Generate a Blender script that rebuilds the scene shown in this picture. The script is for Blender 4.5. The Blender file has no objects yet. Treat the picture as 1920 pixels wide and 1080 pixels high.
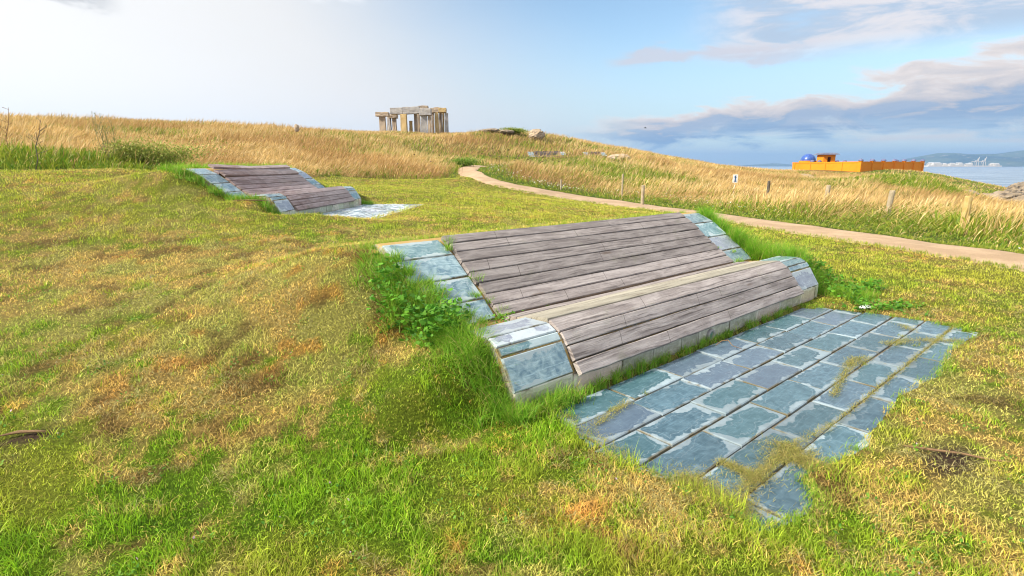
import bpy, bmesh, math, random
import numpy as np
from mathutils import Vector, Matrix
rng = np.random.default_rng(7); random.seed(7)
R = math.radians
scene = bpy.context.scene
COL = scene.collection

# ------------------------------------------------------------------ camera
FPX, HZ, EYE = 1012.0, 311.0, 1.6
PITCH = math.atan((540-HZ)/FPX)
cam = bpy.data.cameras.new('camera'); camo = bpy.data.objects.new('camera', cam); COL.objects.link(camo)
camo.location = (0, 0, EYE); camo.rotation_euler = (math.pi/2-PITCH, 0, 0)
cam.sensor_width = 36; cam.lens = 36*FPX/1920; cam.clip_start = .05; cam.clip_end = 40000
scene.camera = camo
scene.cycles.filter_width = 1.1; scene.cycles.use_denoising = True; scene.cycles.denoising_input_passes = 'RGB_ALBEDO_NORMAL'; scene.cycles.denoising_prefilter = 'ACCURATE'; scene.cycles.max_bounces = 6; scene.cycles.transparent_max_bounces = 4

# ------------------------------------------------------------------ exposure, sun, sky
vs = scene.view_settings
vs.view_transform = 'Standard'; vs.look = 'None'; vs.exposure = 0.92; vs.gamma = 1
SUN_AZ, SUN_EL = -112, 38          # degrees from straight ahead (+Y), negative = left
sl = bpy.data.lights.new('sun', 'SUN'); sl.energy = 4.2; sl.angle = R(6); sl.color = (1, .90, .74)
so = bpy.data.objects.new('sun', sl); COL.objects.link(so)
sd = Vector((math.sin(R(SUN_AZ))*math.cos(R(SUN_EL)), math.cos(R(SUN_AZ))*math.cos(R(SUN_EL)), math.sin(R(SUN_EL))))
so.rotation_euler = sd.to_track_quat('Z', 'Y').to_euler(); so.location = (0, 0, 30)

class NT:
    """small helper to write node graphs as expressions"""
    def __init__(s, tree): s.t = tree; s.n = tree.nodes; s.l = tree.links
    def new(s, k, **kw):
        n = s.n.new(k)
        for a, b in kw.items(): setattr(n, a, b)
        return n
    def put(s, sock, v):
        if hasattr(v, 'is_output'): s.l.new(v, sock)
        elif v is not None: sock.default_value = v
    def m(s, op, a, b=None, c=None, clamp=False):
        n = s.new('ShaderNodeMath', operation=op); n.use_clamp = clamp
        s.put(n.inputs[0], a); s.put(n.inputs[1], b); s.put(n.inputs[2], c); return n.outputs[0]
    def vm(s, op, a, b=None, scale=None):
        n = s.new('ShaderNodeVectorMath', operation=op); s.put(n.inputs[0], a); s.put(n.inputs[1], b)
        if scale is not None: s.put(n.inputs['Scale'], scale)
        return n.outputs['Value'] if op in ('LENGTH', 'DOT_PRODUCT') else n.outputs[0]
    def xyz(s, v):
        n = s.new('ShaderNodeSeparateXYZ'); s.l.new(v, n.inputs[0]); return n.outputs
    def comb(s, x, y, z):
        n = s.new('ShaderNodeCombineXYZ')
        for i, v in enumerate((x, y, z)): s.put(n.inputs[i], v)
        return n.outputs[0]
    def noise(s, v, sc, det=4, rough=.55, dist=0.0, w=None):
        n = s.new('ShaderNodeTexNoise'); s.put(n.inputs['Vector'], v)
        n.inputs['Scale'].default_value = sc; n.inputs['Detail'].default_value = det
        n.inputs['Roughness'].default_value = rough; n.inputs['Distortion'].default_value = dist
        return n.outputs[0]
    def ss(s, x, a, b):
        n = s.new('ShaderNodeMapRange', interpolation_type='SMOOTHSTEP'); s.put(n.inputs[0], x)
        s.put(n.inputs[1], a); s.put(n.inputs[2], b); return n.outputs[0]
    def mix(s, f, a, b, mode='MIX'):
        n = s.new('ShaderNodeMix', data_type='RGBA', blend_type=mode)
        s.put(n.inputs[0], f)
        for sock, v in ((n.inputs[6], a), (n.inputs[7], b)):
            s.put(sock, tuple(v)+(1,) if isinstance(v, (tuple, list)) and len(v) == 3 else v)
        return n.outputs[2]
    def ramp(s, f, stops):
        n = s.new('ShaderNodeValToRGB'); s.put(n.inputs[0], f); e = n.color_ramp.elements
        while len(e) < len(stops): e.new(.5)
        for q, (p, c) in zip(e, stops): q.position = p; q.color = tuple(c)+(1,)
        return n.outputs[0]

world = bpy.data.worlds.new('World'); scene.world = world; world.use_nodes = True
W = NT(world.node_tree); W.n.clear()
def build_sky():
    out = W.new('ShaderNodeOutputWorld'); bg = W.new('ShaderNodeBackground'); W.l.new(bg.outputs[0], out.inputs[0])
    sky = W.new('ShaderNodeTexSky', sky_type='NISHITA'); sky.sun_disc = False
    sky.sun_elevation = R(SUN_EL); sky.sun_rotation = R(SUN_AZ); sky.air_density = 1.0; sky.dust_density = .6; sky.ozone_density = 2.2
    tc = W.new('ShaderNodeTexCoord'); d = tc.outputs['Generated']
    x, y, z = W.xyz(d)
    az = W.m('MULTIPLY', W.m('ARCTAN2', x, y), 57.2958)
    el = W.m('MULTIPLY', W.m('ARCSINE', z), 57.2958)
    # cloud noises live in the direction vector, stretched along the horizon
    zz = W.m('MULTIPLY', z, 3.6)
    dv = W.comb(x, y, zz)
    n1 = W.noise(dv, 3.2, 6, .55, .25); n2 = W.noise(dv, 9.0, 6, .6, .5); n3 = W.noise(W.comb(x, y, W.m('MULTIPLY', z, 14)), 3.0, 5, .55, .2)
    n4 = W.noise(dv, 1.6, 3, .5)
    base = W.mix(1.0, sky.outputs[0], (1.30, 1.31, 1.22), 'MULTIPLY')
    base = W.vm('SCALE', base, None, .105)
    # paler towards the horizon
    hz = W.ss(el, 14, 0)
    base = W.mix(W.m('MULTIPLY', hz, .80), base, (.38, .49, .56))
    # bright veil of thin cloud on the left of the view, round the hidden sun
    az_n = W.m('ADD', az, W.m('MULTIPLY', W.m('SUBTRACT', n4, .5), 10))
    edge = W.m('ADD', az_n, W.m('MULTIPLY', el, 1.15))
    veil = W.m('SUBTRACT', 1.0, W.ss(edge, -8, 26))
    veil = W.m('MULTIPLY', veil, W.m('SUBTRACT', 1.0, W.m('MULTIPLY', W.ss(el, 18, 50), .6)))
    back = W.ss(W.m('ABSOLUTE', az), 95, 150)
    vc = W.mix(W.ss(edge, -45, 18), (.76, .75, .73), (.55, .55, .555))
    base = W.mix(veil, base, vc)
    # small grey cloud edge at the upper left
    gl = W.m('MULTIPLY', W.ss(W.m('ADD', el, W.m('MULTIPLY', n2, 2.2)), 12.9, 13.6), W.ss(az, -33, -36))
    base = W.mix(W.m('MULTIPLY', gl, .85), base, (.36, .37, .39))
    wf = W.m('MULTIPLY', W.ss(W.m('ADD', el, W.m('MULTIPLY', n2, 3)), 15.6, 16.4), W.m('MULTIPLY', W.ss(az, -19.5, -17.5), W.ss(az, -13.5, -15.5)))
    base = W.mix(W.m('MULTIPLY', wf, .6), base, (.75, .75, .76))
    # high cloud field upper right
    right = W.ss(az, 14, 24)
    fld = W.m('ADD', W.m('MULTIPLY', n1, 1.0), W.m('MULTIPLY', n2, .35))
    hi = W.m('MULTIPLY', W.m('MULTIPLY', W.ss(fld, .46, .66), right), W.m('MULTIPLY', W.ss(el, 8.6, 11), W.ss(az, 13, 22)))
    hic = W.mix(W.ss(W.m('ADD', n2, W.m('MULTIPLY', W.m('SUBTRACT', n3, .5), .5)), .40, .62), (.35, .42, .52), (.60, .56, .56))
    base = W.mix(W.m('MULTIPLY', hi, .9), base, hic)
    # thin white streak left of it
    st = W.m('SUBTRACT', el, W.m('ADD', 9.9, W.m('MULTIPLY', W.m('SUBTRACT', n2, .5), 5.0)))
    stm = W.m('MULTIPLY', W.ss(W.m('ABSOLUTE', st), .95, .1), W.m('MULTIPLY', W.ss(az, 8.5, 11.5), W.ss(az, 32, 22)))
    base = W.mix(W.m('MULTIPLY', stm, .75), base, (.48, .46, .50))
    # diagonal cumulus bank, lit cream above, blue grey below
    line = W.m('ADD', 4.5, W.m('MULTIPLY', W.m('SUBTRACT', az, 10), .130))
    bump = W.m('MULTIPLY', W.m('ADD', W.m('MULTIPLY', W.m('SUBTRACT', n2, .5), 2.6), W.m('MULTIPLY', W.m('SUBTRACT', n1, .5), 1.3)), W.m('ADD', 1.4, W.m('MULTIPLY', az, .055)))
    top = W.m('ADD', line, bump); t = W.m('DIVIDE', W.m('SUBTRACT', top, el), W.m('MAXIMUM', W.m('SUBTRACT', line, 2.0), 1.0))
    wob = W.m('ADD', t, W.m('MULTIPLY', W.m('SUBTRACT', n3, .5), .35))
    fade = W.ss(az, 3, 15)
    body = W.m('MULTIPLY', W.m('MULTIPLY', W.ss(t, -.06, .20), W.ss(wob, 1.15, .72)), fade)
    cc = W.ramp(wob, [(0, (.70, .61, .56)), (.22, (.58, .51, .475)), (.42, (.40, .385, .41)), (.52, (.21, .29, .42)), (.75, (.165, .26, .41)), (1, (.26, .37, .50))])
    cc = W.mix(W.m('MULTIPLY', W.ss(n2, .42, .58), W.m('MULTIPLY', W.ss(wob, .1, .3), .30)), cc, (.52, .49, .49))
    base = W.mix(W.m('MULTIPLY', body, .95), base, cc)
    # flat stratus streaks low down
    low = W.m('MULTIPLY', W.m('MULTIPLY', W.ss(n3, .45, .62), W.ss(el, 4.6, 2.6)), W.ss(az, 4, 16))
    lowc = W.mix(W.ss(n2, .4, .6), (.40, .50, .57), (.56, .53, .50))
    base = W.mix(W.m('MULTIPLY', low, .85), base, lowc)
    base = W.mix(W.m('MULTIPLY', W.ss(el, 2.3, .6), .72), base, (.42, .51, .57))
    # bright cloud added to the unseen sky overhead and behind, as fill light
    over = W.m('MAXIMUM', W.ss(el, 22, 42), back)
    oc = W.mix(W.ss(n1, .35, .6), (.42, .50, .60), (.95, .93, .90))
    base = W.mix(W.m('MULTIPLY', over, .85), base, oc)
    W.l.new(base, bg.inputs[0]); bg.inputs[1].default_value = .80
build_sky()

# ------------------------------------------------------------------ small helpers
def ray(px, py):
    dx = (px-960)/FPX; dy = -(py-540)/FPX
    return np.array([dx, math.cos(PITCH)+dy*math.sin(PITCH), -math.sin(PITCH)+dy*math.cos(PITCH)])
def at(px, py, Y):                       # world point in that direction at depth Y
    r = ray(px, py); t = Y/r[1]; return np.array([r[0]*t, Y, EYE+r[2]*t])
def atz(px, py, Z):                      # world point in that direction at height Z
    r = ray(px, py); t = (Z-EYE)/r[2]; return np.array([r[0]*t, r[1]*t, Z])
def tag(o, label=None, cat=None, group=None, kind=None):
    if label: o['label'] = label
    if cat: o['category'] = cat
    if group: o['group'] = group
    if kind: o['kind'] = kind
    return o
def empty(name, loc=(0, 0, 0), rz=0, **kw):
    o = bpy.data.objects.new(name, None); COL.objects.link(o); o.location = loc; o.rotation_euler = (0, 0, rz)
    o.empty_display_size = .2
    return tag(o, **kw)
def link(name, me, mat, parent=None, smooth=False):
    o = bpy.data.objects.new(name, me); COL.objects.link(o)
    if mat and not me.materials: me.materials.append(mat)
    if parent: o.parent = parent
    if smooth: me.shade_smooth()
    return o
def mesh(name, v, f):
    me = bpy.data.meshes.new(name); me.from_pydata([tuple(map(float, p)) for p in v], [], f); me.update(); return me
def bmobj(name, bm, mat, parent=None, bevel=0, smooth=False):
    me = bpy.data.meshes.new(name); bm.normal_update(); bm.to_mesh(me); bm.free()
    o = link(name, me, mat, parent, smooth)
    if bevel: bev(o, bevel)
    return o
def bev(o, w, seg=2):
    b = o.modifiers.new('bevel', 'BEVEL'); b.width = w; b.segments = seg; b.limit_method = 'ANGLE'
def box(bm, c, s, rot=None):
    m = Matrix.Translation(Vector(c)) @ (rot or Matrix()) @ Matrix.Diagonal(Vector(tuple(s)+(1,)))
    return bmesh.ops.create_cube(bm, size=1, matrix=m)['verts']
def tube(bm, pts, rad, n=6):
    prev = None
    for i, p in enumerate(pts):
        p = Vector(p); q = Vector(pts[min(i+1, len(pts)-1)])-Vector(pts[max(i-1, 0)])
        rm = q.to_track_quat('Z', 'Y').to_matrix(); r = rad[i] if hasattr(rad, '__len__') else rad
        ring = [bm.verts.new(p+rm @ Vector((math.cos(2*math.pi*k/n)*r, math.sin(2*math.pi*k/n)*r, 0))) for k in range(n)]
        if prev:
            for k in range(n): bm.faces.new((prev[k], prev[(k+1) % n], ring[(k+1) % n], ring[k]))
        else: bm.faces.new(ring[::-1])
        prev = ring
    bm.faces.new(prev)
def trimesh(name, V, T, mat, col=None):
    me = bpy.data.meshes.new(name); V = np.ascontiguousarray(V, np.float32); T = np.ascontiguousarray(T, np.int32)
    me.vertices.add(len(V)); me.vertices.foreach_set('co', V.ravel())
    me.loops.add(T.size); me.loops.foreach_set('vertex_index', T.ravel())
    me.polygons.add(len(T)); me.polygons.foreach_set('loop_start', np.arange(0, T.size, 3, dtype=np.int32))
    me.update(calc_edges=True)
    if col is not None:
        a = me.color_attributes.new('tint', 'FLOAT_COLOR', 'POINT')
        c = np.ones((len(V), 4), np.float32); c[:, :3] = col; a.data.foreach_set('color', c.ravel())
    return link(name, me, mat)

# value noise for numpy
_P = rng.random((256, 256))
def vnoise(x, y):
    xi = np.floor(x).astype(int); yi = np.floor(y).astype(int); fx = x-xi; fy = y-yi
    fx = fx*fx*(3-2*fx); fy = fy*fy*(3-2*fy)
    g = lambda i, j: _P[i & 255, j & 255]
    return (g(xi, yi)*(1-fx)+g(xi+1, yi)*fx)*(1-fy)+(g(xi, yi+1)*(1-fx)+g(xi+1, yi+1)*fx)*fy
def fbm(x, y, s, o=3):
    x = np.asarray(x, float)/s+37.3; y = np.asarray(y, float)/s+11.7; r = 0; a = 1; t = 0
    for k in range(o): r = r+a*vnoise(x*2**k+k*17.1, y*2**k+k*5.3); t += a; a *= .55
    return r/t
def sst(x, a, b):
    t = np.clip((x-a)/(b-a), 0, 1); return t*t*(3-2*t)
def inpoly(x, y, P):
    r = np.zeros(x.shape, bool); n = len(P)
    for i in range(n):
        x0, y0 = P[i][:2]; x1, y1 = P[(i+1) % n][:2]
        if y0 == y1: continue
        c = ((y0 > y) != (y1 > y)) & (x < (x1-x0)*(y-y0)/(y1-y0)+x0); r ^= c
    return r
def dpoly(x, y, P, closed=False):
    d = np.full(x.shape, 1e9); n = len(P)
    for i in range(n if closed else n-1):
        ax, ay = P[i][:2]; bx, by = P[(i+1) % n][:2]; vx, vy = bx-ax, by-ay
        t = np.clip(((x-ax)*vx+(y-ay)*vy)/(vx*vx+vy*vy+1e-12), 0, 1)
        d = np.minimum(d, np.hypot(x-ax-t*vx, y-ay-t*vy))
    return d

# ------------------------------------------------------------------ layout of the ground
UA = np.array([.75590156, .65468529]); DB = np.array([-UA[1], UA[0]])      # along the near bench / up its slope
YAW1 = math.atan2(UA[1], UA[0])
def uv1(u, v): return UA*u-DB*v                                            # paving coordinates
O1 = uv1(2.14, -2.445); L1 = 5.0
YAW2 = 1.4984; O2 = np.array([-4.2267, 9.9269]); Z2 = .61; L2 = 4.27
def local(x, y, O, yaw):
    c, s = math.cos(yaw), math.sin(yaw); dx = x-O[0]; dy = y-O[1]
    return dx*c+dy*s, -dx*s+dy*c

# profile of the stone surface of a bench: distance up the slope, height
TP = [(0, .168), (.125, .372), (.17, .432), (.265, .478), (.38, .487), (.52, .465), (.70, .405), (.86, .375), (1.03, .520), (1.24, .675), (1.46, .838), (1.71, .945), (1.82, .965)]
tpx = [p[0] for p in TP]; tpz = [p[1] for p in TP]
SIDE = ([-.8, -.15, 0, .12, .25, .5, .86, 1.24, 1.71, 2.2, 3.2, 4.5], [.0, .02, .10, .26, .35, .39, .36, .60, .87, .90, .72, .50])
def P3(px, py, Y, dz=0):
    p = at(px, py, Y); return (p[0], p[1], p[2]-dz)
CT = [(0, 0, 0), (.5, 1.5, 0), (1, 1.8, 0), (2, 1, 0), (3, 3, 0), (5, 4, 0), (6.5, 5, 0), (5.4, 6, .02), (3, -2, 0), (0, -5, 0), (-3, -3, 0), (7.5, 8, 0), (4.8, 8.6, .06), (9, 4, -.1),
 (-1, 1.2, 0), (-2.2, 1.5, .05), (-1, 2.4, .10), (-2, 3, .24), (-1.2, 3.4, .26), (-3.5, 3, .25), (-2, 4.4, .52), (-3.6, 4.6, .50), (-5.5, 4, .36), (-2.4, 6, .62), (-5, 6.2, .60), (-2, 8, .62), (-8, 5, .60), (-12, 5, .8),
 P3(0, 352, 9.0), P3(150, 333, 10.3), P3(310, 326, 11.3), (-14, 9.5, 1.45), (-8.5, 14, 1.45), (-14, 14, 1.7), (-6.5, 18, .95), (-3, 14, .62), (-1, 11, .62), (.4, 11, .56), (-.9, 15, .60), (2.6, 12, .30),
 (4.5, 11, .12), (1.8, 16, .42), (-4, 20, .78), (-7.5, 24, .92), (-3, 27, .93), (.6, 20, .48),
 (7.9, 8.55, 0), (9.3, 10, 0), (6.45, 13.9, 0), (7.5, 16.3, 0), (4.2, 21.4, .03), (4.9, 24.8, .06), (10.7, 13, 0), (11, 16, 0), (11.4, 20, 0), (12.1, 26, 0), (12, 9, -.05),
 tuple(atz(1057, 372.5, .20)), tuple(atz(1060, 360, .33)), P3(990, 360, 24.3), P3(990, 351, 26), P3(923, 348, 25.4), P3(923, 335, 28), P3(863, 333, 30.5), P3(897, 323, 30.5), P3(880, 314, 36),
 P3(0, 212, 38, .75), P3(300, 226, 40, .7), P3(550, 240, 46, .7), P3(690, 246, 60, .5), P3(780, 248, 85, .1), P3(-400, 190, 40, .7), P3(0, 262, 22, .6), P3(300, 275, 22, .6), P3(500, 285, 26, .6), P3(700, 290, 36, .6), P3(780, 268, 55, .5),
 P3(780, 252, 70, .5), P3(870, 247, 70, .5), P3(930, 241, 66, .3), P3(1010, 263, 64, .3), P3(1010, 243, 72, .6), P3(1160, 269, 72, .6), P3(1000, 290, 57, .1), P3(1100, 291, 57, .1), P3(930, 285, 55, .3), P3(1300, 297, 72, .6), P3(1400, 312, 85, .5), P3(1486, 321, 112, .4),
 P3(1000, 303, 42, .5), P3(1100, 325, 32, .5), P3(1100, 305, 42, .5), P3(1180, 303, 46, .5), P3(1250, 325, 42, .5), P3(1378, 352, 34, .6), P3(1500, 345, 44, .5), P3(1580, 334, 54, .4), P3(1650, 323, 50, .5), P3(1720, 324, 48, .5), P3(1790, 346, 46, .5),
 P3(1830, 374, 46, .5), P3(1880, 392, 32, .6), P3(1845, 384, 38, .5), P3(2000, 404, 32, .5), P3(1815, 370, 52, .3), P3(1770, 345, 54, .3), P3(1950, 392, 38, .4), P3(2100, 410, 30, .5), P3(1650, 372, 30, .7), P3(1800, 385, 26, .7), P3(1920, 398, 24, .7), P3(1920, 388, 45, .3), P3(2100, 400, 40, .3), P3(1611, 325, 112), P3(1727, 326, 124), P3(1486, 321, 135), P3(1600, 326, 90),
 (72, 60, -5.5), (58, 40, -5.0), (110, 80, -9), (110, 130, -8), (90, 200, -9), (0, 220, -3), (-60, 200, 0), (-90, 90, 4), (-60, 45, 4.8), (-60, 10, 2), (-40, -20, 0), (0, -40, -1), (50, -20, -4), (60, 10, -5.5), (30, 10, -1.3), (20, 4, -.4), (22, 24, -.9), (40, 240, -9), (-200, 0, 0), (200, 0, -12), (0, -200, -6), (0, 420, -14), (300, 300, -14), (-300, 300, -10)]
CT = np.array(CT, float)
def warp(x, y):
    r = np.hypot(x, y)+1.2; return np.arctan2(x, y), np.log(r)
def _k(d2): return d2*np.log(d2+1e-12)*.5
cth, clr = warp(CT[:, 0], CT[:, 1]); cq = np.stack([cth, clr*.9], 1)
_K = _k(((cq[:, None]-cq[None])**2).sum(-1))+np.eye(len(CT))*4e-4
_A = np.block([[_K, np.c_[np.ones(len(CT)), cq]], [np.c_[np.ones(len(CT)), cq].T, np.zeros((3, 3))]])
_s = .25+np.hypot(CT[:, 0], CT[:, 1])*.0
_w = np.linalg.solve(_A, np.r_[CT[:, 2], 0, 0, 0])
def tps(x, y):
    out = np.empty(x.shape)
    for i in range(0, len(x), 40000):
        th, lr = warp(x[i:i+40000], y[i:i+40000]); q = np.stack([th, lr*.9], 1)
        out[i:i+40000] = _k(((q[:, None]-cq[None])**2).sum(-1)) @ _w[:-3]+_w[-3]+q @ _w[-2:]
    return out
def side_blend(x, y, z, O, yaw, L, z0):
    u, d = local(x, y, O, yaw)
    h = z0+np.interp(d, *SIDE)
    eu = np.maximum(np.maximum(-u, u-L), 0); ed = np.maximum(np.maximum(-.3-d, d-2.6), 0)
    wgt = 1-sst(np.hypot(eu, ed*.8), .12, 1.25)
    wgt = np.where(d < 0, wgt*sst(-d, .9, .2)*.9, wgt)
    return z*(1-wgt)+h*wgt
PAVE = [(.28,3.27),(.49,2.81),(.69,2.63),(.87,2.47),(1.00,2.34),(1.07,2.25),(1.08,2.11),(1.23,2.16),(1.41,2.25),(1.50,2.39),(1.50,2.53),(1.77,2.69),(2.06,2.86),(2.28,3.12),(2.54,3.35),(2.72,3.56),(3.33,3.96),(3.60,4.25),(4.02,4.66),(4.53,5.01),(4.42,5.37),(4.09,5.70),(3.66,5.97),(3.33,6.04),(.45,3.56)]
def pave2(x, y): return local(x, y, O2, YAW2)
def H(x, y):
    x = np.asarray(x, float); y = np.asarray(y, float); shp = x.shape; x = x.ravel(); y = y.ravel()
    z = tps(x, y)
    r = np.hypot(x, y); th = np.abs(np.arctan2(x, y))
    z = z*(1-sst(th, 2.2, 2.9)*sst(r, 60, 1))
    z = z*sst(r, .2, 1.0)
    z = z+(fbm(x, y, 1.6, 3)-.5)*.07*sst(r, 1, 4)+(fbm(x, y, 9, 2)-.5)*.35*sst(r, 18, 40)
    z = side_blend(x, y, z, O1, YAW1, L1, 0)
    z = side_blend(x, y, z, O2, YAW2, L2, Z2)
    # level ground where the paving lies
    u, d = local(x, y, O1, YAW1); e = np.hypot(np.maximum(np.maximum(-.5-u, u-5.2), 0), np.maximum(np.maximum(-d-1.9, d+.02), 0))
    k = 1-sst(e, 0, .7); k = np.where(d > 0, k*sst(d, .35, 0), k); z = z*(1-k)+.014*k
    u, d = local(x, y, O2, YAW2); e = np.hypot(np.maximum(np.maximum(.2-u, u-4.6), 0), np.maximum(np.maximum(-d-1.9, d+.02), 0))
    k = 1-sst(e, 0, .8); k = np.where(d > 0, k*sst(d, .35, 0), k); z = z*(1-k)+(Z2+.012)*k
    return z.reshape(shp)
H1 = lambda x, y: float(H(np.array([x]), np.array([y]))[0])

PN = [atz(2500, 620, -.02)[:2], atz(2150, 550, -.01)[:2], atz(1920, 504, 0)[:2], atz(1815, 489, 0)[:2], atz(1690, 468, 0)[:2], atz(1565, 448, 0)[:2], atz(1440, 429, 0)[:2], atz(1300, 407, 0)[:2], atz(1160, 387, .02)[:2], atz(1057, 372.5, .20)[:2], at(990, 360, 24.3)[:2], at(923, 348, 25.4)[:2], at(890, 341, 27.3)[:2], at(862, 332, 30.8)[:2], at(858, 322, 34)[:2], at(868, 315, 38)[:2], at(880, 313.5, 41)[:2]]
PF = [atz(2500, 560, -.02)[:2], atz(2150, 513, -.01)[:2], atz(1920, 476, 0)[:2], atz(1815, 462, 0)[:2], atz(1690, 443.5, 0)[:2], atz(1565, 427, 0)[:2], atz(1440, 411.5, 0)[:2], atz(1300, 393, .0)[:2], atz(1160, 375.5, .05)[:2], atz(1060, 360, .33)[:2], at(990, 351, 26)[:2], at(923, 335, 28)[:2], at(905, 327, 30)[:2], at(897, 321, 32)[:2], at(898, 316, 35)[:2], at(905, 313.5, 38)[:2], at(915, 312, 41)[:2]]
def resample(P, n):
    P = np.array(P, float); s = np.r_[0, np.cumsum(np.hypot(*np.diff(P, axis=0).T))]
    t = np.linspace(0, 1, n); k = np.linspace(0, 1, len(P))
    return np.stack([np.interp(t, k, P[:, 0]), np.interp(t, k, P[:, 1])], 1)
def smooth_poly(P, n):
    Q = resample(P, n)
    for _ in range(6): Q[1:-1] = (Q[:-2]+2*Q[1:-1]+Q[2:])/4
    return Q
PNs, PFs = smooth_poly(PN, 130), smooth_poly(PF, 130)
PATH = [tuple(p) for p in PNs]+[tuple(p) for p in PFs[::-1]]
TALL_EDGE = [(-60, 4), (-30, 7.5), (-14, 10.2), (-10.2, 11.2), (-8.0, 12.6), (-7.7, 16), (-9.2, 21), (-8.3, 26), (-6, 28.5), (-4, 28.7), (-3.0, 29.5), (-3.2, 32)]
LAWN = TALL_EDGE+[(float(p[0]), float(p[1])) for p in PNs[::-1]]+[(14, 4), (16, -30), (-60, -30)]

# ------------------------------------------------------------------ materials
def mat(name):
    m = bpy.data.materials.new(name); m.use_nodes = True; n = NT(m.node_tree); n.n.clear()
    out = n.new('ShaderNodeOutputMaterial'); p = n.new('ShaderNodeBsdfPrincipled'); n.l.new(p.outputs[0], out.inputs[0])
    n.out = out; n.p = p; return m, n
def bump(n, h, st=.4, dist=.01):
    b = n.new('ShaderNodeBump'); b.inputs['Strength'].default_value = st; b.inputs['Distance'].default_value = dist
    n.put(b.inputs['Height'], h); n.l.new(b.outputs[0], n.p.inputs['Normal'])
def setp(n, **k):
    for a, v in k.items(): n.put(n.p.inputs[a.replace('_', ' ')], tuple(v)+(1,) if isinstance(v, tuple) else v)

def foliage_mat(name, trans=.35, gain=1.0):
    m, n = mat(name)
    a = n.new('ShaderNodeAttribute', attribute_name='tint'); c = a.outputs[0]
    if gain != 1: c = n.vm('SCALE', c, None, gain)
    setp(n, Base_Color=c, Roughness=.55); n.p.inputs['Specular IOR Level'].default_value = .25
    t = n.new('ShaderNodeBsdfTranslucent'); n.l.new(c, t.inputs[0])
    mx = n.new('ShaderNodeMixShader'); mx.inputs[0].default_value = trans
    n.l.new(n.p.outputs[0], mx.inputs[1]); n.l.new(t.outputs[0], mx.inputs[2]); n.l.new(mx.outputs[0], n.out.inputs[0])
    return m
M_grass = foliage_mat('grass blades'); M_leaf = foliage_mat('leaves', .3)

M_ground, n = mat('turf and soil')
a = n.new('ShaderNodeAttribute', attribute_name='tint').outputs[0]
g = n.new('ShaderNodeNewGeometry').outputs['Position']
nz = n.noise(g, 60, 6, .7); nz2 = n.noise(g, 9, 5, .6)
c = n.mix(n.ss(nz, .35, .7), n.vm('SCALE', a, None, .55), n.vm('SCALE', a, None, 1.15))
c = n.mix(n.m('MULTIPLY', n.ss(nz2, .55, .75), .35), c, (.13, .085, .04))
setp(n, Base_Color=c, Roughness=.95); n.p.inputs['Specular IOR Level'].default_value = .1
bump(n, n.m('ADD', nz, n.m('MULTIPLY', nz2, 2)), .8, .03)

M_path, n = mat('sandy gravel')
g = n.new('ShaderNodeNewGeometry').outputs['Position']
v = n.new('ShaderNodeTexVoronoi'); n.l.new(g, v.inputs[0]); v.inputs['Scale'].default_value = 55
nz = n.noise(g, 1.3, 5, .6); nf = n.noise(g, 160, 3, .6)
c = n.mix(n.ss(nz, .35, .7), (.40, .275, .165), (.54, .385, .245))
c = n.mix(n.ss(nf, .3, .7), n.vm('SCALE', c, None, .72), n.vm('SCALE', c, None, 1.12))
c = n.mix(n.m('MULTIPLY', n.ss(n.noise(g, 4, 6, .7), .52, .66), .4), c, (.27, .20, .10)); c = n.mix(n.m('MULTIPLY', n.ss(n.noise(g, 38, 4, .7), .60, .68), .55), c, (.17, .12, .08)); c = n.mix(n.m('MULTIPLY', n.ss(n.noise(g, 30, 4, .7), .38, .30), .5), c, (.66, .56, .42))
setp(n, Base_Color=c, Roughness=.95); bump(n, n.m('ADD', v.outputs[0], nf), .6, .012)

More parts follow.
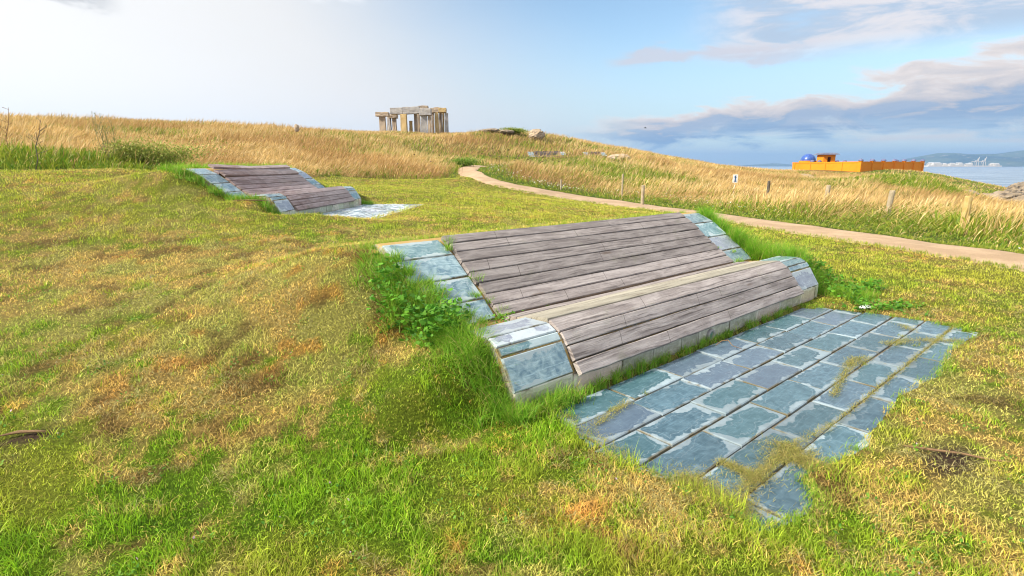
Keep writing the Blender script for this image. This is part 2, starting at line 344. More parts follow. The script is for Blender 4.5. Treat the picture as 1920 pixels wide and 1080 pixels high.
def wood_mat(name, c0, c1, c2, joints=(.9,)):
    m, n = mat(name)
    tc = n.new('ShaderNodeTexCoord').outputs['Object']; oi = n.new('ShaderNodeObjectInfo'); rnd = oi.outputs['Random']
    u = n.new('ShaderNodeUVMap', uv_map='plank').outputs[0]
    x, y, z = n.xyz(u); yo = n.m('ADD', y, n.m('MULTIPLY', rnd, 37))
    wob = n.m('MULTIPLY', n.noise(n.comb(n.m('MULTIPLY', x, 1.5), n.m('MULTIPLY', yo, 3), rnd), 1.0, 3), .06)
    yw = n.m('ADD', yo, wob)
    grain = n.noise(n.comb(n.m('MULTIPLY', x, 1.6), n.m('MULTIPLY', yw, 55), rnd), 1.0, 5, .65)
    fine = n.noise(n.comb(n.m('MULTIPLY', x, 9), n.m('MULTIPLY', yw, 230), rnd), 1.0, 4, .7)
    blot = n.noise(n.comb(n.m('MULTIPLY', x, 2.5), n.m('MULTIPLY', yo, 9), rnd), 1.0, 5, .65, .6)
    c = n.mix(n.ss(blot, .32, .68), c0, c1)
    c = n.mix(n.m('MULTIPLY', n.ss(grain, .50, .72), .6), c, c2)
    c = n.mix(n.m('MULTIPLY', n.ss(grain, .46, .33), .8), c, tuple(q*.38 for q in c0))
    c = n.mix(n.m('MULTIPLY', n.ss(fine, .45, .30), .55), c, tuple(q*.35 for q in c0))
    # knots
    v = n.new('ShaderNodeTexVoronoi'); n.l.new(n.comb(n.m('MULTIPLY', x, 1.1), n.m('MULTIPLY', yo, 5.5), rnd), v.inputs[0]); v.inputs['Scale'].default_value = 1.0
    kn = n.ss(v.outputs[0], .14, .05)
    c = n.mix(n.m('MULTIPLY', kn, .6), c, (.13, .085, .06))
    # short weathering checks, paler bare patches and bird marks
    sc = n.noise(n.comb(n.m('MULTIPLY', x, 14), n.m('MULTIPLY', yo, 26), rnd), 1.0, 5, .75, 1.0)
    ps = n.m('MULTIPLY', n.ss(sc, .60, .70), n.ss(blot, .52, .66))
    c = n.mix(n.m('MULTIPLY', ps, .75), c, (.46, .46, .45))
    ck = n.noise(n.comb(n.m('MULTIPLY', x, 5), n.m('MULTIPLY', yw, 120), rnd), 1.0, 2, .5)
    crack = n.ss(ck, .27, .22)
    c = n.mix(n.m('MULTIPLY', crack, .8), c, (.035, .03, .028))
    for ji, jp in enumerate(joints):
        jx = n.m('ADD', jp, n.m('MULTIPLY', n.m('FRACT', n.m('MULTIPLY', rnd, 5.3+3.7*ji)), .9))
        jl = n.m('SUBTRACT', x, n.m('ADD', jx, n.m('MULTIPLY', y, .35 if len(joints) < 4 else 0.0)))
        jw = .0035 if len(joints) < 4 else .006
        jm = n.ss(n.m('ABSOLUTE', jl), jw, jw*.5)
        if len(joints) < 4: jm = n.m('MULTIPLY', jm, n.ss(n.m('FRACT', n.m('MULTIPLY', rnd, 9.1+ji*3.3)), .35, .36))
        c = n.mix(n.m('MULTIPLY', jm, .85), c, (.05, .04, .035))
        c = n.mix(n.m('MULTIPLY', n.ss(jl, -.001, .001), .16 if ji % 2 else .0), c, (.50, .46, .46)) if len(joints) >= 4 else c
    c = n.vm('SCALE', c, None, n.m('ADD', .74, n.m('MULTIPLY', rnd, .44)))
    at_ = n.m('MULTIPLY', n.ss(n.noise(tc, 3.0, 4, .7), .58, .75), .25)
    c = n.mix(at_, c, (.20, .22, .12))
    setp(n, Base_Color=c, Roughness=.8); n.p.inputs['Specular IOR Level'].default_value = .25
    hgt = n.m('SUBTRACT', n.m('ADD', n.m('MULTIPLY', grain, .8), n.m('MULTIPLY', fine, .5)), n.m('MULTIPLY', crack, .9))
    bump(n, hgt, .75, .006); return m
M_wood = wood_mat('weathered grey planks', (.225, .195, .190), (.385, .345, .335), (.55, .51, .49), (.7, 1.6, 2.7))
M_wood2 = wood_mat('reddish weathered planks', (.25, .17, .155), (.42, .32, .31), (.60, .54, .56), (.55, 1.1, 1.6, 2.2, 2.8))
M_wood3 = wood_mat('dark damp planks', (.09, .07, .065), (.17, .14, .135), (.26, .22, .21))
M_woodlight = wood_mat('pale bare planks', (.34, .31, .25), (.46, .43, .35), (.54, .52, .44))

def slate_mat(name, dark, mid, pale, edge=.16, palef=.9):
    m, n = mat(name)
    u = n.new('ShaderNodeUVMap', uv_map='slab').outputs[0]; x, y, z = n.xyz(u)      # metres inside the slab
    e = n.new('ShaderNodeAttribute', attribute_name='slabinfo').outputs['Vector']; rr, sx, sy = n.xyz(e)
    g = n.comb(n.m('ADD', x, n.m('MULTIPLY', rr, 91)), n.m('ADD', y, n.m('MULTIPLY', rr, 57)), n.m('MULTIPLY', rr, 13))
    dx = n.m('MINIMUM', x, n.m('SUBTRACT', sx, x)); dy = n.m('MINIMUM', y, n.m('SUBTRACT', sy, y)); de = n.m('MINIMUM', dx, dy)
    bigm = n.noise(g, 4.2, 5, .55, .4); mid_ = n.noise(g, 14, 5, .6, .6); fine = n.noise(g, 90, 4, .6)
    st = n.noise(n.vm('MULTIPLY', g, (7.0, 75.0, 1.0)), 1.0, 4, .6)
    # dried pale rim with ragged inner edge, its width differs from slab to slab
    rim = n.m('SUBTRACT', n.m('ADD', n.m('DIVIDE', de, edge), n.m('MULTIPLY', n.m('SUBTRACT', bigm, .5), 3.1)), n.m('ADD', .05, n.m('MULTIPLY', n.m('FRACT', n.m('MULTIPLY', rr, 7.7)), .34)))
    pm = n.m('SUBTRACT', 1.0, n.ss(rim, -.05, .07))
    line = n.ss(n.m('ABSOLUTE', n.m('SUBTRACT', rim, .35)), .05, .0)
    c = n.mix(n.ss(mid_, .3, .7), dark, mid)
    c = n.mix(n.m('MULTIPLY', n.ss(st, .5, .72), .5), c, tuple(q*1.5 for q in mid))
    hue = n.m('FRACT', n.m('MULTIPLY', rr, 3.3))
    c = n.mix(n.m('MULTIPLY', n.ss(hue, .72, .8), .45), c, (mid[0]*1.35, mid[1]*.9, mid[2]*1.05))
    c = n.mix(n.m('MULTIPLY', n.ss(hue, .25, .15), .35), c, (dark[0]*.8, dark[1]*1.15, dark[2]*.85))
    pc = n.mix(n.ss(mid_, .35, .7), pale, tuple(q*.72 for q in pale)); pc = n.vm('SCALE', pc, None, n.m('ADD', .85, n.m('MULTIPLY', n.m('FRACT', n.m('MULTIPLY', rr, 5.1)), .4)))
    c = n.mix(n.m('MULTIPLY', pm, palef), c, pc)
    c = n.mix(n.m('MULTIPLY', line, .35), c, pc)
    c = n.vm('SCALE', c, None, n.m('ADD', .80, n.m('MULTIPLY', rr, .40)))
    c = n.mix(n.m('MULTIPLY', n.ss(fine, .62, .75), .2), c, (.07, .075, .06))
    c = n.mix(n.m('MULTIPLY', n.ss(de, .014, .0), n.ss(bigm, .45, .6)), c, (.14, .12, .07))
    setp(n, Base_Color=c, Roughness=n.m('ADD', .20, n.m('ADD', n.m('MULTIPLY', pm, .22), n.m('MULTIPLY', mid_, .12))))
    n.p.inputs['Specular IOR Level'].default_value = .5
    h = n.m('ADD', n.m('MULTIPLY', st, .35), n.m('ADD', n.m('MULTIPLY', bigm, 1.0), n.m('MULTIPLY', fine, .12)))
    bump(n, h, .45, .006); return m
M_slate = slate_mat('blue slate flags', (.040, .088, .120), (.088, .160, .206), (.27, .34, .385), .095, .8)
M_slate2 = slate_mat('dry slate flags with sky sheen', (.12, .19, .24), (.22, .30, .36), (.50, .56, .60), .2, .9)  # far flags: sky reflection painted in as paler colour, with wide dry rims
M_tile = slate_mat('blue slate tiles', (.10, .18, .235), (.29, .40, .44), (.50, .57, .59), .11, .6)
M_riser = slate_mat('pale riser slabs', (.38, .37, .30), (.54, .53, .44), (.64, .64, .56), .05, .6)

def stone_mat(name, c0, c1, c2=None, lich=.0, scale=6, bs=.02):
    m, n = mat(name)
    g = n.new('ShaderNodeTexCoord').outputs['Object']
    a_ = n.noise(g, scale, 6, .65); b_ = n.noise(g, scale*6, 5, .7)
    c = n.mix(n.ss(a_, .35, .65), c0, c1)
    c = n.mix(n.m('MULTIPLY', n.ss(b_, .5, .75), .5), c, c2 or tuple(q*.5 for q in c0))
    if lich:
        nn = n.new('ShaderNodeNewGeometry').outputs['Normal']; up = n.xyz(nn)[2]
        l = n.m('MULTIPLY', n.ss(n.m('ADD', n.noise(g, scale*1.5, 5, .65), n.m('MULTIPLY', up, .18)), .48, .60), lich)
        c = n.mix(l, c, (.42, .25, .035))
    setp(n, Base_Color=c, Roughness=.9); bump(n, n.m('ADD', a_, n.m('MULTIPLY', b_, .5)), .7, bs); return m
M_conc = stone_mat('lichened concrete', (.30, .28, .22), (.40, .37, .30), (.22, .19, .14), .75, 7, .01)
M_grout = stone_mat('sandy joint filling', (.12, .095, .06), (.19, .155, .10), (.06, .065, .025), 0, 9, .01)
M_granite = stone_mat('weathered granite', (.32, .26, .205), (.44, .36, .285), (.19, .16, .14), .2, 1.3, .05)
M_granite2 = stone_mat('grey granite', (.31, .295, .30), (.43, .41, .39), (.19, .18, .19), 0, 1.3, .05)
M_granite3 = stone_mat('ochre lichened granite', (.42, .30, .14), (.52, .39, .20), (.28, .20, .11), .2, 1.3, .05)
M_rock = stone_mat('coastal rock', (.16, .135, .11), (.27, .235, .20), (.08, .07, .06), .15, .8, .08)
M_post = stone_mat('weathered post wood', (.30, .25, .17), (.42, .36, .26), (.14, .12, .09), .1, 9, .01)
M_postdark = stone_mat('dark post wood', (.07, .06, .05), (.15, .13, .10), None, .0, 9, .01)
M_postyellow = stone_mat('ochre post wood', (.42, .30, .10), (.50, .38, .17), (.28, .2, .09), .2, 9, .01)
M_orange = stone_mat('orange plaster', (.74, .225, .003), (.80, .26, .004), (.58, .17, .004), 0, .25, .005)
M_blue = stone_mat('blue glazed mosaic', (.02, .06, .28), (.05, .12, .40), (.10, .18, .45), 0, 1.6, .02)
M_blue.node_tree.nodes['Principled BSDF'].inputs['Roughness'].default_value = .35
M_roof = stone_mat('grey blue roofing', (.10, .11, .17), (.16, .17, .24), None, 0, 1, .01)
M_cap = stone_mat('dark glazed cap', (.09, .10, .20), (.16, .17, .28), None, 0, 2, .01)
M_white = stone_mat('white paint', (.78, .78, .76), (.82, .82, .80), (.6, .6, .58), 0, 3, .002)
M_ink = stone_mat('blue sign print', (.05, .13, .28), (.06, .15, .32), None, 0, 20, .001)
M_dry = stone_mat('dry stick', (.16, .09, .045), (.26, .16, .08), None, 0, 30, .003)
M_twig = stone_mat('grey green twig', (.16, .15, .07), (.24, .22, .11), None, 0, 20, .003)
M_paper = stone_mat('white paper', (.75, .76, .78), (.85, .85, .85), (.7, .7, .72), 0, 40, .002)
M_glass = stone_mat('greenish glass', (.12, .25, .22), (.16, .30, .27), None, 0, 20, .001)
M_glass.node_tree.nodes['Principled BSDF'].inputs['Roughness'].default_value = .15
M_crane = stone_mat('crane paint', (.55, .50, .42), (.62, .56, .47), (.42, .39, .35), 0, .1, .01)
M_dark = stone_mat('dark steel', (.04, .045, .05), (.06, .065, .07), None, 0, 1, .01)

M_sea, n = mat('sea water')
g = n.new('ShaderNodeNewGeometry').outputs['Position']
w1 = n.noise(n.vm('MULTIPLY', g, (.10, .22, .1)), 1.0, 6, .62); w2 = n.noise(n.vm('MULTIPLY', g, (.018, .05, .1)), 1.0, 5, .6)
foam = n.ss(n.noise(n.vm('MULTIPLY', g, (.035, .11, .1)), 1.0, 6, .7), .60, .70)
c = n.mix(n.ss(w2, .35, .65), (.15, .22, .30), (.26, .35, .45)); c = n.mix(n.m('MULTIPLY', foam, .45), c, (.55, .58, .6))
setp(n, Base_Color=c, Roughness=.22); n.p.inputs['IOR'].default_value = 1.33
bump(n, n.m('ADD', w1, n.m('MULTIPLY', w2, 2.5)), .9, 1.2)

M_hill, n = mat('wooded hillside')
g = n.new('ShaderNodeNewGeometry').outputs['Position']
a_ = n.noise(g, .0016, 6, .6); b_ = n.noise(g, .012, 4, .7)
c = n.mix(n.ss(a_, .4, .6), (.025, .05, .035), (.09, .12, .06)); c = n.mix(n.ss(b_, .58, .66), c, (.30, .27, .22))
setp(n, Base_Color=c, Roughness=.95)

# ------------------------------------------------------------------ lawn dryness and colours (real growth, by place)
def blob(x, y, cx, cy, rx, ry, rot=0.0):
    c, s = math.cos(rot), math.sin(rot); dx = x-cx; dy = y-cy
    return np.exp(-(((dx*c+dy*s)/rx)**2+((-dx*s+dy*c)/ry)**2))
def zp(px, py, z): p = atz(px, py, z); return p[0], p[1]
DRYB = [zp(640, 600, .40)+(.7, .55, 1.5), zp(520, 620, .36)+(1.0, .5, 1.2), zp(760, 640, .25)+(.5, .4, 1.1), zp(330, 720, .24)+(.9, .4, .8), zp(120, 760, .2)+(.6, .35, .8), zp(250, 610, .36)+(1.0, .5, .7),
        zp(1150, 970, 0)+(.35, .25, .9), zp(1750, 880, 0)+(.5, .4, 1.1), zp(1800, 760, 0)+(.6, .4, .7), zp(1000, 950, 0)+(.3, .15, .6), zp(900, 830, .1)+(.35, .2, .8), zp(250, 420, 1.0)+(2.5, 1.2, 1.1), zp(100, 450, .9)+(1.6, 1.0, .9), zp(430, 480, .75)+(1.5, .8, .4), zp(1750, 600, 0)+(1.5, .8, .35), zp(820, 470, .62)+(1.6, 1.4, .3)]
GRNB = [zp(80, 1040, .02)+(.5, .3, 1.0), zp(700, 950, .03)+(.7, .35, .9), zp(1150, 800, .0)+(.6, .25, 1.2), zp(820, 780, .12)+(.7, .3, .8), zp(540, 980, .03)+(.6, .3, .8), zp(100, 560, .55)+(1.6, 1.0, .9), zp(300, 560, .55)+(1.0, .5, .5), zp(600, 540, .5)+(.3, .2, .5), zp(1000, 370, .55)+(6, 5, .35), zp(1600, 860, 0)+(.4, .25, .9), zp(1400, 1020, 0)+(.7, .2, .7), zp(1750, 500, 0)+(2.5, 2, .35), zp(640, 720, .2)+(.35, .25, .7), zp(500, 400, .62)+(1.5, .7, .6), zp(900, 760, .1)+(.5, .3, .9)]
def dryness(x, y):
    d = .43+(fbm(x, y, 1.1, 3)-.5)*.75+(fbm(x+50, y, .30, 3)-.5)*.95+(fbm(x-20, y+9, .10, 2)-.5)*1.1
    for cx, cy, rx, ry, k in DRYB: d = d+.34*k*blob(x, y, cx, cy, rx*1.3, ry*1.3)
    for cx, cy, rx, ry, k in GRNB: d = d-.25*k*blob(x, y, cx, cy, rx*1.3, ry*1.3)
    return np.clip(d, 0, 1)
def cmix(a, b, t): return np.asarray(a)*(1-t[:, None])+np.asarray(b)*t[:, None]
G_bright, G_deep, G_yel = (.27, .42, .022), (.10, .23, .012), (.43, .405, .055)
D_straw, D_tan, D_brown, D_orange = (.66, .485, .14), (.42, .31, .10), (.17, .10, .035), (.60, .26, .055)
def lawn_color(x, y, dry, n1, n2):
    g = cmix(G_bright, G_deep, n1); g = cmix2(g, G_yel, .55*sst(fbm(x, y, .7, 3), .40, .70))
    far = sst(np.hypot(x, y), 5, 11)*.5; g = cmix2(g, G_yel, far)
    d = cmix(D_straw, D_tan, n2); d = cmix2(d, (.40, .42, .10), .75*sst(fbm(x+41, y+3, .5, 3), .42, .62)); d = cmix2(d, D_orange, sst(fbm(x+9, y-7, .22, 3), .60, .70)*.55*sst(fbm(x+3, y-9, 1.6, 2), .42, .6)); d = cmix2(d, D_brown, sst(fbm(x-29, y+7, .26, 3), .58, .70)*.65)
    return cmix2(g, d, sst(dry, .30, .70))
def cmix2(a, b, t): return a*(1-t[:, None])+np.asarray(b)*t[:, None]
G_TALL = [at(1110, 300, 36)[:2].tolist()+[5, 4, 1.1], at(1010, 290, 46)[:2].tolist()+[4, 3, .8], at(875, 300, 40)[:2].tolist()+[1.8, 4, 1.4], at(1650, 335, 48)[:2].tolist()+[7, 5, 1.0], at(1250, 318, 36)[:2].tolist()+[4, 3, .7], at(1040, 240, 60)[:2].tolist()+[5, 4, .3], at(940, 243, 52)[:2].tolist()+[3.5, 3, 1.3], at(730, 262, 58)[:2].tolist()+[6, 4, .5], at(1750, 345, 44)[:2].tolist()+[4, 3, .7], [-11, 13.5, 3.5, 1.3, .9], [-20, 12, 8, 1.5, .8], at(1860, 385, 30)[:2].tolist()+[3, 2, .5]]
TRAIL = [tuple(at(1528, 341, 54)[:2]), tuple(at(1512, 333, 64)[:2]), tuple(at(1500, 328, 76)[:2])]
def tall_green(x, y, dl, dp):
    g = (fbm(x, y, 7, 3)-.5)*1.7+.14+.22*sst(x, 2, 12)+(fbm(x+5, y+5, 1.8, 2)-.5)*.7
    for cx, cy, rx, ry, k in G_TALL: g = g+k*blob(x, y, cx, cy, rx, ry)
    dl = dl+(fbm(x+3, y*1.5, .9, 3)-.5)*1.6
    g = g+1.35*(fbm(x, y+40, .8, 2)*1.1)*sst(dl, 1.1, .1)*(x < -3)+.55*sst(np.hypot(x, y), 60, 90)*.3*(x > 10)
    g = g+1.0*sst(dp, 2.2, .5)
    return np.clip(g, 0, 1)

# ------------------------------------------------------------------ ground sheet
def build_ground():
    th = np.concatenate([np.linspace(-math.pi, -1.3, 40)[:-1], np.linspace(-1.3, 1.3, 420), np.linspace(1.3, math.pi, 40)[1:-1]])
    rr = [.3]
    while rr[-1] < 520: rr.append(rr[-1]*1.0165)
    rr = np.array(rr); nt, nr = len(th), len(rr)
    X = np.outer(rr, np.sin(th)).ravel(); Y = np.outer(rr, np.cos(th)).ravel()
    Z = H(X, Y)
    inp = inpoly(X, Y, PATH); Z = Z-.05*inp
    Z = np.where(inpoly(X, Y, PAVE), -.045, Z)
    for O, yaw, L, z0 in ((O1, YAW1, L1, 0), (O2, YAW2, L2, Z2)):
        u, d = local(X, Y, O, yaw); ins = (u > .03) & (u < L-.03) & (d > .0) & (d < 1.80)
        Z = np.where(ins, np.minimum(Z, z0+np.interp(d, tpx, tpz)-.22), Z)
        if z0: ins = (u > .4) & (u < L+.35) & (d > -1.62) & (d <= 0); Z = np.where(ins, z0-.05, Z)
    V = np.stack([X, Y, Z], 1)
    i = np.arange(nr-1)[:, None]*nt; j = np.arange(nt)[None]; j2 = (j+1) % nt
    a, b, c, d = (i+j).ravel(), (i+j2).ravel(), (i+nt+j2).ravel(), (i+nt+j).ravel()
    T = np.concatenate([np.stack([a, c, b], 1), np.stack([a, d, c], 1)])
    V = np.vstack([V, [[0, 0, 0]]]); k = len(V)-1
    T = np.concatenate([T, np.stack([np.full(nt, k), np.arange(nt), (np.arange(nt)+1) % nt], 1)[:, [0, 1, 2]]])
    x, y = V[:, 0], V[:, 1]
    lawn = inpoly(x, y, LAWN); dl = dpoly(x, y, TALL_EDGE); dp = dpoly(x, y, PFs[::4])
    c1 = lawn_color(x, y, dryness(x, y), fbm(x, y, .2, 2), fbm(x+3, y, .2, 2))*.48
    g = tall_green(x, y, dl, dp); c2 = cmix((.26, .165, .06), (.08, .12, .02), g)
    C = np.where(lawn[:, None], c1, c2)
    # bare dark soil spots and the worn side trail
    soil = blob(x, y, *zp(1780, 868, 0), .22, .10, .6)+blob(x, y, *zp(50, 835, .16), .14, .05, .5); C = cmix2(C, (.07, .045, .03), np.clip(soil*1.6, 0, 1))
    tr = dpoly(x, y, TRAIL); C = cmix2(C, (.50, .38, .26), sst(tr, .9, .5))
    rocky = sst(Z_at := V[:, 2], -2.2, -3.8)*sst(x, 14, 22); C = cmix2(C, (.13, .11, .08), rocky)
    o = trimesh('ground', V, T, M_ground, C); o.data.shade_smooth(); tag(o, kind='structure')
build_ground()

def build_path():
    n = 420; A, B = resample(PNs, n), resample(PFs, n); m = 9; V = []
    jit = lambda k, s: (fbm(np.arange(n)*.09, np.full(n, k), 1, 3)-.5)*s
    ja, jb = jit(3., .55), jit(9., .55)
    w = np.linspace(0, 1, m)
    X = A[:, 0:1]*(1-w)+B[:, 0:1]*w; Y = A[:, 1:2]*(1-w)+B[:, 1:2]*w
    dx = B-A; dx /= np.hypot(*dx.T)[:, None]
    X[:, 0] += dx[:, 0]*ja; Y[:, 0] += dx[:, 1]*ja; X[:, -1] += dx[:, 0]*jb; Y[:, -1] += dx[:, 1]*jb
    Z = H(X, Y)+.006+.02*np.sin(w*math.pi)[None]; Z[:, 0] -= .04; Z[:, -1] -= .04
    V = np.stack([X.ravel(), Y.ravel(), Z.ravel()], 1)
    i = np.arange(n-1)[:, None]*m; j = np.arange(m-1)[None]
    a, b, c, d = (i+j).ravel(), (i+j+1).ravel(), (i+m+j+1).ravel(), (i+m+j).ravel()
    T = np.concatenate([np.stack([a, b, c], 1), np.stack([a, c, d], 1)])
    o = trimesh('path', V, T, M_path); o.data.shade_smooth(); tag(o, kind='structure')
build_path()

# ------------------------------------------------------------------ sea, far hills
def build_sea():
    v = [(-8500, -800, -6), (8500, -800, -6), (8500, 11000, -6), (-8500, 11000, -6)]
    tag(link('sea', mesh('sea', v, [(0, 1, 2, 3)]), M_sea), kind='structure')
    def ridge(D, depth, prof, seed, name='hills'):
        # prof: list of (px, py) crest points seen at distance D
        P = [at(px, py, D) for px, py in prof]; xs = np.linspace(P[0][0], P[-1][0], 160); top = np.interp(xs, [p[0] for p in P], [p[2] for p in P])+6
        rows = 14; V = []; F = []
        for j in range(rows):
            t = j/(rows-1); y = D-depth*(1-t)
            nz = (fbm(xs, np.full_like(xs, y*1.0+seed), 900, 4)-.5)
            z = -12+(top+6)*np.sin(t*math.pi/2)**1.1+nz*.5*(top+10)*math.sin(t*math.pi)
            V += list(zip(xs, np.full_like(xs, y), z))
        V += list(zip(xs, np.full_like(xs, D+depth), np.full_like(xs, -12.))); rows += 1
        for j in range(rows-1):
            for i in range(159): a = j*160+i; F.append((a, a+1, a+161, a+160))
        o = link(name, mesh(name, V, F), M_hill); o.data.shade_smooth(); tag(o, kind='structure')
    ridge(7200, 1500, [(1660, 312), (1700, 301), (1735, 294), (1758, 287), (1775, 287), (1800, 290), (1830, 289), (1860, 289), (1880, 287), (1900, 284), (1925, 281), (1990, 280), (2080, 287), (2130, 300)], 3.)
    ridge(10300, 800, [(1150, 311), (1260, 311), (1380, 311), (1420, 308), (1450, 306), (1470, 308), (1520, 309), (1600, 310), (1700, 305), (1780, 309)], 90.)
build_sea()

# haze between the near land and the far shore: a closed box of thin air
def build_haze():
    bm = bmesh.new(); box(bm, (0, 4900, 109), (17600, 12600, 250))
    m = bpy.data.materials.new('thin sea haze'); m.use_nodes = True; m.node_tree.nodes.clear(); n = NT(m.node_tree)
    o = n.new('ShaderNodeOutputMaterial'); v = n.new('ShaderNodeVolumePrincipled'); n.l.new(v.outputs[0], o.inputs['Volume'])
    v.inputs['Color'].default_value = (.32, .58, 1, 1); v.inputs['Density'].default_value = 1.15e-4; v.inputs['Anisotropy'].default_value = .2
    m.cycles.homogeneous_volume = True; m.cycles.volume_sampling = 'DISTANCE'
    tag(bmobj('haze', bm, m), kind='stuff')
HAZE = True
if HAZE: build_haze()

# ------------------------------------------------------------------ lounger benches
def slab_attrs(me, faces_info):
    """faces_info: per polygon (uvs of its loops, (rand, sx, sy))"""
    uvl = me.uv_layers.new(name='slab'); at_ = me.attributes.new('slabinfo', 'FLOAT_VECTOR', 'FACE')
    for p, (uvs, inf) in zip(me.polygons, faces_info):
        for li, q in zip(p.loop_indices, uvs): uvl.data[li].uv = q
        at_.data[p.index].vector = inf
def slab(name, corners, thick, mat, parent, rnd, down=(0, 0, -1), nsub=1):
    """corners: 4 points, counter-clockwise from above; top surface slab with small rounded edge"""
    c = [Vector(p) for p in corners]; sx = (c[1]-c[0]).length; sy = (c[3]-c[0]).length
    nrm = (c[1]-c[0]).cross(c[3]-c[0]).normalized(); bmv = []
    e = .006; F = []; info = []
    def q(s, t, h):
        s = min(max(s, 0), 1); t = min(max(t, 0), 1)
        return c[0]*(1-s)*(1-t)+c[1]*s*(1-t)+c[2]*s*t+c[3]*(1-s)*t+nrm*h
    ex, ey = e/sx, e/sy
    V = [q(ex, ey, 0), q(1-ex, ey, 0), q(1-ex, 1-ey, 0), q(ex, 1-ey, 0), q(0, 0, -e*.8), q(1, 0, -e*.8), q(1, 1, -e*.8), q(0, 1, -e*.8), q(0, 0, -thick), q(1, 0, -thick), q(1, 1, -thick), q(0, 1, -thick)]
    st = [(ex, ey), (1-ex, ey), (1-ex, 1-ey), (ex, 1-ey), (0, 0), (1, 0), (1, 1), (0, 1)]*2
    F = [(0, 1, 2, 3)]+[(4+i, 4+(i+1) % 4, (i+1) % 4, i) for i in range(4)]+[(8+i, 8+(i+1) % 4, 4+(i+1) % 4, 4+i) for i in range(4)]
    me = mesh(name, V, F)
    for f in F: info.append(([(st[min(i, 11) % 8 if i < 8 else 4+i-8][0]*sx, st[i if i < 8 else 4+i-8][1]*sy) for i in f], (rnd, sx, sy)))
    slab_attrs(me, info)
    return link(name, me, mat, parent)
def plank(parent, u0, u1, p0, p1, mat, seed, thick=.042, rag=.0, warp=.0, split=None, lift=(0, 0)):
    """one board with its top face from (d,z)=p0 to p1, as a mesh of its own; u is its long axis"""
    p0 = np.array(p0, float); p1 = np.array(p1, float); t = p1-p0; wdt = np.hypot(*t); t /= wdt; nn = np.array([-t[1], t[0]])
    N = 40; us = np.linspace(u0, u1, N); s = seed*13.7
    e0 = (fbm(us, np.full(N, s), .5, 3)-.5)*.010+rag*(fbm(us, np.full(N, s+5), .25, 3)-.5); e1 = (fbm(us, np.full(N, s+9), .6, 3)-.5)*.010
    hh = (fbm(us, np.full(N, s+3), 1.2, 2)-.5)*.012+np.interp(us, [u0, (u0+u1)/2, u1], [lift[0], 0, lift[1]])
    gap = .0048; b = .005
    V = []; ring = [(gap, -thick), (gap, -b), (gap+b, 0), (wdt*.5, .0012), (wdt-gap-b, 0), (wdt-gap, -b), (wdt-gap, -thick)]
    for i in range(N):
        for k, (x, h) in enumerate(ring):
            xx = x+(e0[i] if k < 3 else (e1[i] if k > 3 else 0)); q = p0+t*xx+nn*(h+hh[i]); V.append((us[i], q[0], q[1]))
    m = len(ring); F = [tuple(range(m-1, -1, -1)), tuple((N-1)*m+k for k in range(m))]
    for i in range(N-1):
        for k in range(m): a = i*m+k; c = i*m+(k+1) % m; F.append((a, c, c+m, a+m))
    me = mesh('plank', V, F); uvl = me.uv_layers.new(name='plank')
    for p in me.polygons:
        for li in p.loop_indices:
            vi = me.loops[li].vertex_index; k = vi % m; uvl.data[li].uv = (V[vi][0], ring[k][0]+(ring[k][1] if k in (0, 6) else 0))
    return link('plank', me, mat, parent)

